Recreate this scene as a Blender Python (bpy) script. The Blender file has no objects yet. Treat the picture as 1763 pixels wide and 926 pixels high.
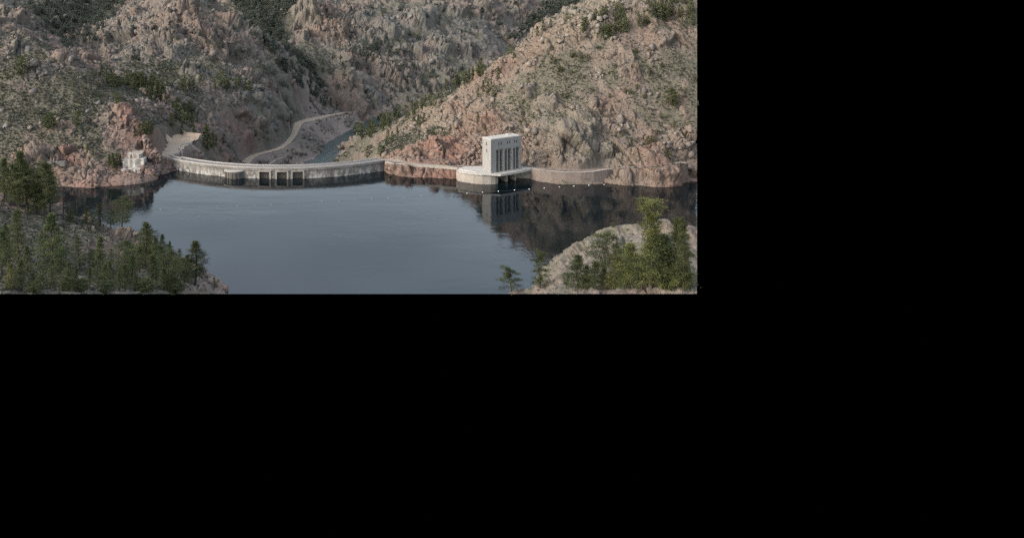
import bpy, bmesh, math, random
import numpy as np
from mathutils import Vector, Matrix

S = bpy.context.scene
COL = S.collection
rng = np.random.default_rng(7)
random.seed(7)

# ------------------------------------------------------------------ camera, sky, sun, exposure
FPX, PX0, PY0, PITCH, CAMZ = 1287.0, 600.0, -30.0, 0.0, 141.0
W0, H0 = 1763.0, 926.0
cd = bpy.data.cameras.new('camera'); cam = bpy.data.objects.new('camera', cd); COL.objects.link(cam)
cam.location = (0, 0, CAMZ); cam.rotation_euler = (math.radians(90) - PITCH, 0, 0)
cd.sensor_width = 36; cd.lens = 36 * FPX / W0
cd.shift_x = (W0 / 2 - PX0) / W0; cd.shift_y = -(H0 / 2 - PY0) / W0
cd.clip_start = 1; cd.clip_end = 8000
S.camera = cam

SUN_DIR = Vector((-0.80, -0.34, 0.50)).normalized()
wd = bpy.data.worlds.new('World'); S.world = wd; wd.use_nodes = True
nt = wd.node_tree; nt.nodes.clear()
def wn(t, **k):
    n = nt.nodes.new(t)
    for a, b in k.items(): setattr(n, a, b)
    return n
sky = wn('ShaderNodeTexSky', sky_type='NISHITA', sun_disc=False, sun_elevation=math.asin(SUN_DIR.z),
         sun_rotation=math.atan2(SUN_DIR.x, SUN_DIR.y), air_density=1.3, dust_density=3.0, ozone_density=1.0)
hs = wn('ShaderNodeHueSaturation'); hs.inputs['Saturation'].default_value = 0.6
tc = wn('ShaderNodeTexCoord'); mp = wn('ShaderNodeMapping'); mp.inputs['Scale'].default_value = (1.2, 1.2, 4.5)
cl = wn('ShaderNodeTexNoise'); cl.inputs['Scale'].default_value = 1.6; cl.inputs['Detail'].default_value = 5
cr = wn('ShaderNodeMapRange'); cr.inputs['From Min'].default_value = .35; cr.inputs['From Max'].default_value = .68
cr.inputs['To Min'].default_value = 0.72; cr.inputs['To Max'].default_value = 1.2
mul = wn('ShaderNodeMix', data_type='RGBA', blend_type='MULTIPLY'); mul.inputs[0].default_value = 1
sx = wn('ShaderNodeSeparateXYZ'); ab = wn('ShaderNodeMath', operation='GREATER_THAN'); ab.inputs[1].default_value = -0.004
gm = wn('ShaderNodeMix', data_type='RGBA', blend_type='MIX'); gm.inputs[6].default_value = (0, 0, 0, 1)
bg = wn('ShaderNodeBackground'); bg.inputs['Strength'].default_value = 0.15
ow = wn('ShaderNodeOutputWorld')
L = nt.links.new
L(sky.outputs[0], hs.inputs['Color']); L(tc.outputs['Generated'], mp.inputs[0]); L(mp.outputs[0], cl.inputs['Vector'])
L(cl.outputs['Fac'], cr.inputs['Value']); L(hs.outputs[0], mul.inputs[6]); L(cr.outputs[0], mul.inputs[7])
L(tc.outputs['Generated'], sx.inputs[0]); L(sx.outputs['Z'], ab.inputs[0]); L(ab.outputs[0], gm.inputs[0])
L(mul.outputs[2], gm.inputs[7]); L(gm.outputs[2], bg.inputs['Color']); L(bg.outputs[0], ow.inputs[0])

sd = bpy.data.lights.new('sun', 'SUN'); sd.energy = 0.68; sd.angle = math.radians(20); sd.color = (1, .92, .82)
so = bpy.data.objects.new('sun', sd); COL.objects.link(so)
so.rotation_euler = SUN_DIR.to_track_quat('Z', 'Y').to_euler()
S.view_settings.view_transform = 'Standard'; S.view_settings.look = 'None'
S.view_settings.exposure = 1.44; S.view_settings.gamma = 1
S.render.engine = 'CYCLES'; S.cycles.use_denoising = False; S.cycles.max_bounces = 5; S.cycles.diffuse_bounces = 2; S.cycles.transparent_max_bounces = 4

# ------------------------------------------------------------------ photo geometry <-> world
CT, ST = math.cos(PITCH), math.sin(PITCH)
def ray(px, py):
    r = (np.asarray(px, float) - PX0) / FPX; u = (PY0 - np.asarray(py, float)) / FPX
    fy = CT + ST * u
    return r / fy, (-ST + CT * u) / fy          # X per metre of Y, Z per metre of Y
def at_d(px, py, d):
    a, s = ray(px, py); return (float(a * d), float(d), float(CAMZ + s * d))
def at_z(px, py, z):
    a, s = ray(px, py); d = (z - CAMZ) / s; return (float(a * d), float(d), float(z))
def proj(x, y, z):
    zz = z - CAMZ
    f = CT * y - ST * zz; u = ST * y + CT * zz
    return PX0 + FPX * x / f, PY0 - FPX * u / f

# ------------------------------------------------------------------ numpy noise
def h01(ix, iy, s):
    h = (ix.astype(np.int64) * 374761393 + iy.astype(np.int64) * 668265263 + s * 974711) & 0xFFFFFFFF
    h = ((h ^ (h >> 13)) * 1274126177) & 0xFFFFFFFF
    h = (h ^ (h >> 16)) & 0xFFFFFF
    return (h / float(0xFFFFFF)).astype(np.float32)
def vnoise(x, y, s):
    ix = np.floor(x); iy = np.floor(y); fx = (x - ix).astype(np.float32); fy = (y - iy).astype(np.float32)
    ix = ix.astype(np.int64); iy = iy.astype(np.int64)
    u = fx * fx * fx * (fx * (fx * 6 - 15) + 10); v = fy * fy * fy * (fy * (fy * 6 - 15) + 10)
    a, b, c, d = h01(ix, iy, s), h01(ix + 1, iy, s), h01(ix, iy + 1, s), h01(ix + 1, iy + 1, s)
    return ((a * (1 - u) + b * u) * (1 - v) + (c * (1 - u) + d * u) * v) * 2 - 1
def fbm(x, y, size, s, o=4, g=.5):
    t = 0; amp = 1; f = 1.0 / size
    for k in range(o):
        t = t + amp * vnoise(x * f + 13.7 * k, y * f - 7.1 * k, s + k); f *= 2.03; amp *= g
    return t
def ridged(x, y, size, s, o=4, g=.55):
    t = 0; amp = 1; f = 1.0 / size
    for k in range(o):
        t = t + amp * (1 - 2 * np.abs(vnoise(x * f + 3.3 * k, y * f + 9.2 * k, s + k))); f *= 2.05; amp *= g
    return t
def h3(ix, iy, iz, s):
    h = (ix.astype(np.uint32) * np.uint32(374761393) + iy.astype(np.uint32) * np.uint32(668265263) + iz.astype(np.uint32) * np.uint32(2147483629) + np.uint32(s * 974711 & 0xFFFFFFFF))
    h = (h ^ (h >> np.uint32(13))) * np.uint32(1274126177); h = (h ^ (h >> np.uint32(15))) * np.uint32(2246822519); return h ^ (h >> np.uint32(16))
def facets(x, y, z, size, s, tilt=.5):
    """angular blocks in space: every cell of a jittered lattice is a tilted plane of its own height; also the gap to the next cell"""
    x = (x / size).astype(np.float32); y = (y / size).astype(np.float32); z = (z / size).astype(np.float32)
    bx = np.floor(x - .5).astype(np.int32); by = np.floor(y - .5).astype(np.int32); bz = np.floor(z - .5).astype(np.int32)
    d1 = np.full(x.shape, 9, np.float32); d2 = d1.copy(); val = np.zeros(x.shape, np.float32)
    for dx in (0, 1):
        for dy in (0, 1):
            for dz in (0, 1):
                h = h3(bx + dx, by + dy, bz + dz, s); u = lambda k: ((h >> np.uint32(k)) & np.uint32(255)).astype(np.float32) / 255
                ox = x - (bx + dx) - (.12 + .76 * u(0)); oy = y - (by + dy) - (.12 + .76 * u(8)); oz = z - (bz + dz) - (.12 + .76 * u(16))
                d = ox * ox + oy * oy + oz * oz
                f = u(24) - .5 + tilt * ((u(4) - .5) * 2 * ox + (u(12) - .5) * 2 * oy + (u(20) - .5) * 2 * oz)
                m = d < d1; d2 = np.where(m, d1, np.minimum(d2, d)); d1 = np.where(m, d, d1); val = np.where(m, f, val)
    return val, np.sqrt(d2) - np.sqrt(d1)
# ------------------------------------------------------------------ ground: survey points (photo pixel + distance or height)
CREST = 7.4
SP = []                                               # x, y, z
def pd(*rows):
    for px, py, d in rows: SP.append(at_d(px, py, d))
def pz(z, *rows):
    for px, py in rows: SP.append(at_z(px, py, z))
def raw(*rows):                                       # pixel column, distance, height
    for px, d, z in rows:
        a, _ = ray(px, 300); SP.append((float(a * d), d, z))
# near slope, lower left
pd((-60, 506, 125), (0, 506, 130), (100, 506, 140), (200, 506, 168), (300, 506, 225), (350, 506, 285),
   (50, 470, 160), (150, 480, 178), (230, 490, 205), (280, 490, 245), (-60, 440, 175), (50, 420, 215), (150, 430, 232), (230, 452, 245),
   (-60, 330, 270), (0, 325, 290), (40, 345, 300), (75, 362, 305), (110, 378, 310), (150, 385, 307), (200, 391, 292), (236, 389, 282),
   (0, 380, 245), (80, 395, 262), (238, 432, 270), (270, 460, 292), (300, 470, 305), (262, 425, 302), (282, 440, 314), (302, 452, 322), (338, 484, 318), (365, 500, 322))
SP.append((at_d(246, 400, 284)[0], 284, 34)); SP.append((at_d(252, 400, 292)[0], 292, 28))
raw((0, 350, 44), (110, 350, 20), (170, 340, 20), (230, 330, 22), (0, 400, 22), (-60, 400, 30), (110, 385, 2), (170, 370, 2),
    (250, 350, 10), (110, 420, -7), (170, 410, -7), (-60, 440, 10), (0, 440, 6), (60, 430, -2), (60, 460, -4), (240, 395, -4), (0, 470, 0))
pz(0.3, (398, 508), (398, 494), (386, 477), (362, 463), (332, 446), (300, 432))
pz(4, (380, 498), (350, 470), (318, 452))
raw((410, 320, -6), (412, 340, -6), (398, 358, -6), (372, 376, -6), (340, 394, -7), (306, 408, -7))
# near knoll, lower right
pd((962, 506, 172), (1000, 506, 160), (1050, 506, 150), (1100, 506, 142), (1210, 506, 138), (930, 506, 186), (880, 503, 196), (866, 506, 200), (905, 497, 198), (932, 486, 203), (940, 455, 212),
   (950, 440, 216), (980, 424, 212), (1010, 407, 210), (1050, 389, 206), (1100, 376, 202), (1150, 373, 200), (1210, 390, 200),
   (975, 470, 192), (1000, 450, 190), (1050, 430, 186), (1100, 430, 178), (1160, 430, 172), (1210, 450, 168), (915, 500, 196))
raw((950, 240, 42), (1010, 240, 46), (1100, 240, 50), (1210, 240, 50), (950, 300, -3), (1020, 290, 12), (1100, 300, 18), (1210, 300, 20),
    (1100, 350, -6), (1210, 365, -6), (985, 330, -6), (845, 206, 44), (838, 215, 30), (850, 250, 8), (900, 235, 36), (830, 280, -6), (900, 300, -6))
# shore of the reservoir
SHORE = [(-60, 318), (0, 320), (60, 322), (110, 322), (150, 324), (200, 320), (240, 317), (265, 311), (279, 300)]
SHORER = [(663, 299), (690, 303), (740, 306), (786, 308), (800, 300), (845, 298.5), (895, 299), (917, 306), (940, 315), (1000, 317), (1060, 317), (1100, 318), (1176, 318), (1192, 312), (1212, 311)]
for px, py in SHORE + SHORER:
    x, y, z = at_z(px, py, 0); SP.append((x, y, z)); SP.append((x * (1 - 8 / y), y - 8, -6))
for px, py in SHORE[3:]:
    x, y, z = at_z(px, py, 0); SP.append((x, y + 6, 4.0))
raw((450, 330, -9), (600, 330, -9), (800, 330, -9), (450, 400, -9), (650, 400, -9), (800, 400, -9), (300, 460, -9), (450, 470, -9), (600, 480, -9),
    (750, 480, -9), (900, 400, -9), (1050, 420, -9), (1150, 440, -9), (1000, 480, -9), (1200, 470, -9), (200, 470, -8), (360, 515, -9), (480, 505, -9), (600, 515, -9))
# below the dam, hidden by its crest
raw((320, 592, -20), (380, 575, -38), (440, 568, -50), (500, 566, -55), (560, 570, -52), (610, 578, -35), (640, 575, -16), (400, 640, -42), (480, 650, -58), (560, 650, -58), (460, 740, -56), (540, 760, -60))
# road platform left of the dam, shelf right of the dam
pz(CREST, (284, 270), (300, 262), (303, 240), (326, 240), (308, 252), (290, 255))
pz(CREST, (662, 275), (700, 283), (745, 286), (790, 290), (915, 289), (960, 294), (1000, 296), (1040, 291))
pz(CREST - .2, (680, 280), (745, 283), (795, 287), (840, 288), (910, 287), (1000, 293))
pd((1080, 291, 524), (1120, 286, 525), (1165, 281, 526), (1210, 283, 530))
# right hill: foot, face, silhouette ridge, back
pd((660, 262, 600), (700, 262, 585), (750, 262, 578), (800, 262, 570), (840, 260, 568), (905, 255, 562), (970, 270, 544), (1010, 270, 542), (1060, 268, 542), (1110, 262, 540),
   (972, 225, 552), (1005, 222, 554), (1050, 235, 556), (1190, 245, 545), (650, 245, 640), (700, 235, 630), (740, 222, 622), (790, 225, 600), (850, 215, 590), (910, 215, 578),
   (800, 195, 625), (850, 175, 610), (900, 165, 600), (960, 180, 582), (1020, 180, 572), (1100, 185, 565), (1190, 180, 562),
   (770, 180, 690), (860, 130, 640), (900, 115, 625), (960, 120, 608), (1040, 110, 600), (1120, 110, 595), (1200, 110, 590),
   (980, 60, 630), (1060, 50, 622), (1140, 50, 615), (1210, 50, 612), (1060, 0, 640), (1140, 0, 640), (1210, 0, 640), (1210, -50, 665), (1100, -50, 665),
   (1030, 0, 648), (1000, 18, 648), (960, 40, 648), (930, 56, 652), (900, 75, 660), (870, 95, 672), (840, 112, 690), (800, 137, 712), (760, 162, 735), (720, 187, 762),
   (690, 202, 785), (660, 217, 808), (635, 230, 830), (612, 246, 850), (592, 268, 842), (578, 283, 830), (1060, -25, 655), (625, 265, 745), (660, 245, 720))
for px, py, d, dd, dz in ((1060, -25, 655, 90, 60), (1000, 18, 648, 90, 60), (930, 56, 652, 90, 60), (870, 95, 672, 90, 60), (800, 137, 712, 90, 55), (720, 187, 762, 90, 45), (660, 217, 808, 70, 28)):
    x, y, z = at_d(px, py, d + dd); SP.append((x, y, z - dz * .55))
# far-left slope with the sage bench, the red headland and the nose above the road
pd((110, 300, 530), (180, 296, 535), (250, 290, 545), (262, 268, 556), (278, 262, 560), (280, 238, 574), (262, 216, 584), (235, 230, 572), (190, 186, 604), (240, 200, 596), (150, 250, 556), (80, 250, 552),
   (205, 258, 558), (235, 258, 560), (215, 288, 548), (235, 287, 549), (0, 270, 520), (-60, 260, 520), (0, 220, 562), (60, 215, 570), (130, 195, 588), (-60, 160, 610), (0, 155, 612), (60, 160, 610), (120, 155, 618),
   (160, 150, 630), (210, 162, 640), (180, 140, 655), (0, 110, 650), (60, 108, 650), (110, 118, 655), (-60, 50, 700), (0, 55, 700), (60, 68, 698), (100, 88, 694), (140, 112, 690), (190, 132, 690), (230, 150, 690), (262, 170, 680),
   (290, 188, 668), (315, 210, 655), (345, 235, 645), (372, 262, 650), (300, 225, 640), (335, 262, 610), (310, 262, 590))
raw((0, 760, 78), (60, 760, 66), (140, 760, 34), (230, 745, 14), (290, 720, 0), (350, 705, -20), (400, 700, -38))
pd((290, 152, 800), (330, 152, 812), (370, 152, 826), (410, 155, 850), (440, 160, 870), (470, 172, 892), (490, 198, 906), (499, 222, 902), (290, 138, 830), (340, 138, 850), (400, 140, 890), (440, 148, 905),
   (300, 175, 770), (340, 185, 775), (390, 185, 815), (440, 195, 850), (470, 200, 868), (360, 215, 735), (400, 225, 785), (440, 230, 830), (470, 235, 845), (410, 255, 768), (380, 245, 745), (425, 250, 795), (455, 255, 822), (488, 240, 868))
# canyon floor, road, river
ROAD = [(421, 284), (428, 274), (440, 267), (460, 262), (480, 257), (496, 246), (506, 233), (511, 220), (514, 212), (535, 206), (562, 200), (592, 195)]
RZ = [-46, -46, -46, -46, -46, -45, -44, -43, -42, -43, -46, -49]
for (px, py), z in zip(ROAD, RZ): pz(z, (px, py))
pz(-42, (500, 212), (504, 220), (524, 214), (522, 209))
pz(-55, (500, 275), (530, 252), (545, 236), (565, 218), (595, 206)); pz(-50, (480, 275), (522, 236), (540, 216))
pz(-59.4, (512, 284), (543, 273), (556, 259), (559, 249), (577, 238), (606, 223)); pz(-63, (555, 277), (570, 262), (578, 248), (594, 236), (618, 222), (535, 284))
pz(-59, (562, 288), (574, 276), (588, 262), (600, 248)); pz(-60, (615, 205), (640, 195), (660, 190))
# central mountain, ravines, far slopes
pd((-60, 20, 1000), (0, 5, 1010), (40, 45, 950), (75, 75, 900), (0, 40, 900), (70, 20, 1250), (120, 50, 1200), (140, 78, 1120), (180, 40, 1320), (215, 5, 1400), (100, -30, 1450), (-60, -40, 1300),
   (150, 86, 1000), (175, 66, 1020), (202, 48, 1040), (232, 18, 1060), (255, -8, 1075), (200, 95, 960), (250, 75, 970), (300, 55, 985), (300, 15, 1040), (345, 45, 1010), (360, 60, 990), (320, -20, 1090),
   (270, 120, 900), (330, 115, 910), (390, 120, 920), (300, 145, 860), (420, 148, 900), (400, 70, 1000), (440, 55, 1040), (480, 92, 1050), (492, 112, 1050), (400, 32, 1080), (350, 0, 1110), (470, 130, 980),
   (500, 155, 985), (530, 170, 1030), (480, 180, 910), (510, 195, 960), (545, 185, 1060), (580, 188, 1090),
   (400, -10, 1480), (440, 30, 1350), (470, 70, 1230), (510, 110, 1160), (530, 140, 1130), (552, 168, 1125), (470, 0, 1450), (500, 50, 1330),
   (545, 10, 1400), (520, 60, 1330), (560, 80, 1290), (600, 97, 1225), (575, 125, 1180), (552, 152, 1150), (620, 140, 1170), (650, 160, 1165), (620, 182, 1130), (680, 178, 1180), (710, 160, 1200), (640, 105, 1260), (610, 50, 1360), (600, 5, 1440),
   (680, 60, 1350), (700, 110, 1270), (740, 140, 1240), (760, 100, 1280), (700, 10, 1480), (760, 40, 1420), (800, 100, 1330), (830, 60, 1430), (870, 20, 1560), (840, 10, 1540), (900, 10, 1640),
   (860, 80, 1480), (890, 60, 1600), (920, 40, 1800), (960, 15, 1950), (1010, -10, 2000), (900, -20, 1750), (800, -20, 1600), (600, -30, 1580), (1060, -40, 2050))
raw((330, 1250, 100), (420, 1250, 20), (230, 1200, 88), (600, 1500, 70), (1200, 2200, 110), (1200, 1000, -40), (900, 900, -40), (1000, 1400, -60), (760, 950, -55), (-60, 2400, 130), (400, 2400, 190), (800, 2400, 170), (1000, 2400, 160), (200, 2400, 190))
SP = np.array(SP)
PHI = lambda r: r
def fit(pts, vals, lam):
    n = len(pts); d = np.sqrt(((pts[:, None] - pts[None]) ** 2).sum(-1)) / 100
    A = np.zeros((n + 3, n + 3)); A[:n, :n] = -d - np.eye(n) * lam * -1
    A[:n, :n] = d - np.eye(n) * lam
    q = np.c_[np.ones(n), pts / 1000]; A[:n, n:] = q; A[n:, :n] = q.T
    return np.linalg.solve(A, np.r_[vals, 0, 0, 0])
# merge survey points nearly on top of each other
keep = []
for i, p in enumerate(SP):
    if all((p[0] - SP[j][0]) ** 2 + (p[1] - SP[j][1]) ** 2 > 4.0 for j in keep): keep.append(i)
SP = SP[keep]
WGT = fit(SP[:, :2], SP[:, 2], .02)
def base_h(x, y):
    x = np.asarray(x, float); y = np.asarray(y, float)
    n = len(SP); out = WGT[n] + WGT[n + 1] * x / 1000 + WGT[n + 2] * y / 1000
    for i in range(n):
        out = out + WGT[i] * np.sqrt((x - SP[i, 0]) ** 2 + (y - SP[i, 1]) ** 2) / 100
    return out
# fan-shaped survey grid: columns of constant bearing, rows of constant distance (finer where the ground is near)
NC = 1000
AX = np.linspace(-.535, .515, NC)
ds = [118.0]
while ds[-1] < 2150:
    d = ds[-1]; ds.append(d + (.5 if d < 350 else .62 if d < 760 else min(.62 + (d - 760) * .004, 3.0)))
DY = np.array(ds); NR = len(DY)
ca = np.linspace(AX[0], AX[-1], 301); cdist = np.unique(np.r_[np.arange(110, 720, 2.5), np.arange(720, 2180, 6.0)])
CB = base_h(ca[None] * cdist[:, None], np.repeat(cdist[:, None], len(ca), 1))
def bilin(grid, ga, gd, a, d):
    i = np.clip((a - ga[0]) / (ga[1] - ga[0]), 0, len(ga) - 1.001); i0 = i.astype(int); fi = i - i0
    j0 = np.clip(np.searchsorted(gd, d) - 1, 0, len(gd) - 2); fj = np.clip((d - gd[j0]) / (gd[j0 + 1] - gd[j0]), 0, 1)
    return ((grid[j0, i0] * (1 - fi) + grid[j0, i0 + 1] * fi) * (1 - fj) + (grid[j0 + 1, i0] * (1 - fi) + grid[j0 + 1, i0 + 1] * fi) * fj)
MD = np.geomspace(118, 2140, 1500)
def hit(px, py, grid=None):
    """where the line of sight of a photo pixel meets the ground -> bearing, distance"""
    g = (CB, ca, cdist) if grid is None else grid
    a, s = ray(px, py); a = np.atleast_1d(a); s = np.atleast_1d(s)
    A = np.repeat(a[:, None], len(MD), 1); D = np.repeat(MD[None], len(a), 0)
    h = bilin(g[0], g[1], g[2], A, D)
    below = (CAMZ + s[:, None] * D) < h
    k = np.where(below.any(1), below.argmax(1), len(MD) - 1)
    return a, MD[k]
# what the ground is made of, sampled over the picture: bare rock, pink granite, warm tan, loose stone
GM = [  # px, py, rock, pink, warm, gravel
 (30, 400, .25, .1, .2, 0), (60, 350, .2, .1, .2, 0), (140, 395, .3, .3, .3, 0), (200, 398, .8, .6, .5, 0), (225, 415, 1, .3, .7, 0), (100, 470, .35, .15, .25, .2), (200, 500, .4, .2, .3, .2), (300, 440, .9, .8, .6, .3), (385, 490, .9, .9, .9, 1.2), (370, 472, .9, .9, .9, 1.1), (350, 500, .6, .3, .5, .3),
 (960, 470, .80, .3, .3, 0), (1030, 420, .82, .3, .4, 0), (1100, 395, .84, .3, .4, 0), (1180, 395, .8, .35, .4, 0), (1000, 490, .74, .3, .3, 0), (1100, 480, .5, .1, .2, 0), (1060, 460, .8, .1, .1, 0), (900, 498, .9, .1, .2, 0),
 (60, 310, .6, .9, .3, 0), (150, 312, .9, 1.1, .4, .15), (220, 308, .9, 1.05, .35, .15), (260, 300, .9, 1, .3, .1), (270, 270, 1, .75, .2, 0), (270, 235, 1, .75, .2, 0), (215, 200, 1, 1, .35, 0), (180, 205, .8, .6, .3, 0), (150, 285, .6, .6, .3, 0), (110, 270, .7, .9, .4, 0), (60, 255, .7, .9, .4, 0), (100, 240, .5, .6, .3, 0), (150, 235, .2, .2, .2, 0),
 (30, 200, .15, .15, .25, 0), (100, 180, .05, .05, .2, 0), (160, 175, .05, .05, .15, 0), (120, 150, .1, .1, .2, 0), (30, 150, .15, .15, .3, 0), (60, 120, .5, .25, .3, 0), (30, 80, .45, .1, .25, 0), (110, 110, .6, .3, .3, 0), (130, 100, .7, .4, .3, 0), (200, 150, .3, .1, .2, 0), (250, 180, .4, .3, .3, 0), (300, 200, .7, .35, .25, 0), (330, 230, .6, .3, .2, 0),
 (320, 158, .6, .1, .2, 0), (380, 170, .8, .2, .3, 0), (440, 190, .9, .15, .2, 0), (430, 240, .85, .85, .2, 0), (460, 225, .9, .25, .2, 0), (380, 230, .7, .2, .1, 0), (370, 260, .7, .5, .2, 0), (480, 205, .9, .2, .2, 0),
 (510, 265, .6, .4, .3, .8), (540, 230, .6, .55, .3, 1), (580, 215, .6, .5, .3, 1), (520, 245, .3, .1, .2, .3), (560, 192, .5, .4, .3, .8), (450, 275, .5, .3, .3, .8),
 (620, 250, .4, .1, .7, 0), (640, 262, .3, .05, .6, 0), (700, 240, .4, .1, .7, 0), (690, 215, .6, .15, .8, 0), (620, 242, .9, .3, .9, 0), (770, 205, 1, .3, .75, 0), (740, 225, .8, .5, .8, 0), (800, 240, 1, .95, .7, 0), (840, 215, 1, .9, .6, 0), (900, 225, 1, .8, .5, 0), (720, 270, 1, .95, .7, 0), (760, 260, 1, .9, .7, 0), (690, 265, .9, 1, .8, 0), (820, 270, 1, .6, .6, 0), (740, 300, 1, .8, .5, 0), (690, 295, 1, .7, .5, 0),
 (880, 190, .6, .2, .4, 0), (880, 160, .4, .12, .4, 0), (940, 200, .4, .15, .4, 0), (990, 210, 1, .35, .6, 0), (1000, 250, 1, .2, .5, 0), (930, 270, 1, .35, .5, 0), (1060, 250, .8, .25, .45, 0), (1080, 215, .6, .15, .4, 0), (1120, 270, .9, .9, .4, 0), (1150, 240, .5, .15, .4, 0), (1190, 260, .6, .4, .4, 0), (1180, 285, .7, .7, .4, .2), (1100, 300, 1, .8, .4, .0), (1000, 305, .8, .6, .4, .1), (1150, 305, 1, .85, .4, 0),
 (880, 120, .9, .5, .7, 0), (850, 130, .8, .3, .6, 0), (900, 95, .6, .2, .5, 0), (950, 70, .8, .1, .75, 0), (1000, 40, .95, .15, .7, 0), (1040, 10, .9, .15, .7, 0), (1100, 60, .5, .15, .5, 0), (1180, 30, .5, .2, .5, 0), (1150, 90, .4, .25, .4, 0), (980, 130, .25, .1, .35, 0), (1060, 140, .2, .1, .35, 0), (1030, 185, .4, .1, .4, 0), (1150, 150, .2, .1, .35, 0), (1190, 200, .25, .15, .4, 0), (930, 150, .3, .1, .35, 0), (1100, 110, .25, .15, .4, 0),
 (30, 40, .7, .15, .35, 0), (100, 50, .4, .05, .1, 0), (200, 60, .95, .1, .45, 0), (250, 50, .9, .1, .3, 0), (300, 30, .95, .25, .4, 0), (360, 60, .8, .2, .4, 0), (300, 110, .55, .05, .2, 0), (380, 120, .5, .05, .2, 0), (420, 80, .8, .1, .25, 0), (460, 120, .6, .05, .15, 0), (470, 50, .2, 0, .05, 0), (500, 180, .5, .05, .2, 0),
 (545, 40, 1, .3, .5, 0), (560, 65, 1, .3, .45, 0), (590, 110, .9, .25, .45, 0), (600, 160, .95, .3, .4, 0), (650, 160, .8, .15, .2, 0), (640, 60, .8, .15, .15, 0), (700, 80, .75, .05, .1, 0), (760, 60, .8, .1, .1, 0), (730, 120, .7, .1, .15, 0), (800, 70, .8, .1, .1, 0), (860, 40, .9, .2, .2, 0), (900, 10, .8, .2, .2, 0), (960, 20, .1, 0, .05, 0), (530, 110, .2, 0, .05, 0)]
GM = np.array(GM, float)
ga, gd = hit(GM[:, 0], GM[:, 1])
GX = np.c_[ga * gd, gd]
def ground_mix(x, y):
    num = 0; den = 1e-9
    for i in range(len(GM)):
        w = 1 / (((x - GX[i, 0]) ** 2 + ((y - GX[i, 1]) * .8) ** 2) / 100 + 1.0) ** 2
        num = num + w[..., None] * GM[i, 2:]; den = den + w
    return num / den[..., None]
CM = ground_mix(ca[None] * cdist[:, None], np.repeat(cdist[:, None], len(ca), 1))

AA = np.repeat(AX[None], NR, 0); DD = np.repeat(DY[:, None], NC, 1)
XX = (AA * DD); YY = DD.copy()
HB = bilin(CB, ca, cdist, AA, DD)
MIX = [bilin(CM[..., k], ca, cdist, AA, DD) for k in range(4)]
n1 = fbm(XX, YY, 34, 11, 4); n2 = fbm(XX, YY, 9, 21, 3)
rock = np.clip((MIX[0] - .5) * 1.6 + .40 + n1 * .5 + n2 * .32, 0, 1)
far = np.clip((YY - 700) / 400, 0, 1); near = np.clip((330 - YY) / 100, 0, 1)
# flats: shelf road, platform, valley road keep their level
flat = np.ones_like(XX)
def keep_flat(pts, r0, r1):
    global flat
    for (x0, y0), (x1, y1) in zip(pts[:-1], pts[1:]):
        vx, vy = x1 - x0, y1 - y0; t = np.clip(((XX - x0) * vx + (YY - y0) * vy) / (vx * vx + vy * vy + 1e-6), 0, 1)
        d = np.sqrt((XX - x0 - t * vx) ** 2 + (YY - y0 - t * vy) ** 2)
        flat = np.minimum(flat, np.clip((d - r0) / (r1 - r0), 0, 1))
xy = lambda z, *rows: [at_z(px, py, z)[:2] for px, py in rows]
ROADXY = [at_z(px, py, z)[:2] for (px, py), z in zip(ROAD, RZ)]
keep_flat(ROADXY, 6, 13); keep_flat(xy(-42, (500, 214), (524, 212)), 10, 18)
keep_flat(xy(CREST, (284, 268), (300, 260), (306, 246), (326, 240)), 8, 18)
keep_flat(xy(CREST, (662, 276), (700, 281), (745, 284), (795, 288), (840, 288), (915, 288), (960, 292), (1000, 294), (1040, 289)), 1.5, 5)
keep_flat(xy(-60, (520, 284), (566, 266), (575, 248), (594, 234), (618, 220)), 8, 22)
# slope normals of the smooth ground
HS = HB
gx_d = np.gradient(HS, axis=1) / np.gradient(AA, axis=1) / DD                   # dz/dX
gy_d = np.gradient(HS, DY, axis=0) - gx_d * AA                                  # dz/dY
nl = np.sqrt(1 + gx_d ** 2 + gy_d ** 2); NX, NY, NZ = -gx_d / nl, -gy_d / nl, 1 / nl
PX_, PY_ = proj(XX, YY, HB)
use = (PX_ > -90) & (PX_ < 1225) & (PY_ < 530) & (HB > -14 - 70 * (YY > 560))
ux, uy, uz = XX[use], YY[use], HB[use]
w1 = vnoise(ux / 22 + uz / 31, uy / 22, 91) * 3 + vnoise(ux / 7, uy / 7 + uz / 6, 92) * 1.1; w2 = vnoise(ux / 24, uy / 24 + uz / 29, 93) * 3
bx, by, bz = ux + w1, uy + w2 + .3 * ux, uz + w1 * .6 + .55 * ux
FA = {}
for nm, size, sd, tilt, zs in (('f0', 52, 331, .6, 1.2), ('f1', 23, 301, .6, 1.3), ('f2', 10.5, 311, .7, 1.3), ('f3', 4.6, 321, .8, 1.3), ('f4', 2.2, 341, .9, 1.2)):
    v_, e_ = facets(bx, by, bz * zs, size, sd, tilt); FA[nm] = v_; FA[nm + 'e'] = e_
uf, un, ur, ufl = far[use], near[use], rock[use], flat[use]
rk = ur ** .8
crack = lambda k, w_: -np.clip(1 - FA[k + 'e'] / w_, 0, 1)
big = ridged(ux, uy + uz, 150, 41, 4)
out = np.clip((ur - .45) * 1.8, 0, 1) * np.clip(.55 + .8 * fbm(ux + uz, uy - uz * .6, 38, 111, 3), .1, 1.25)      # outcrops stand out unevenly
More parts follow.
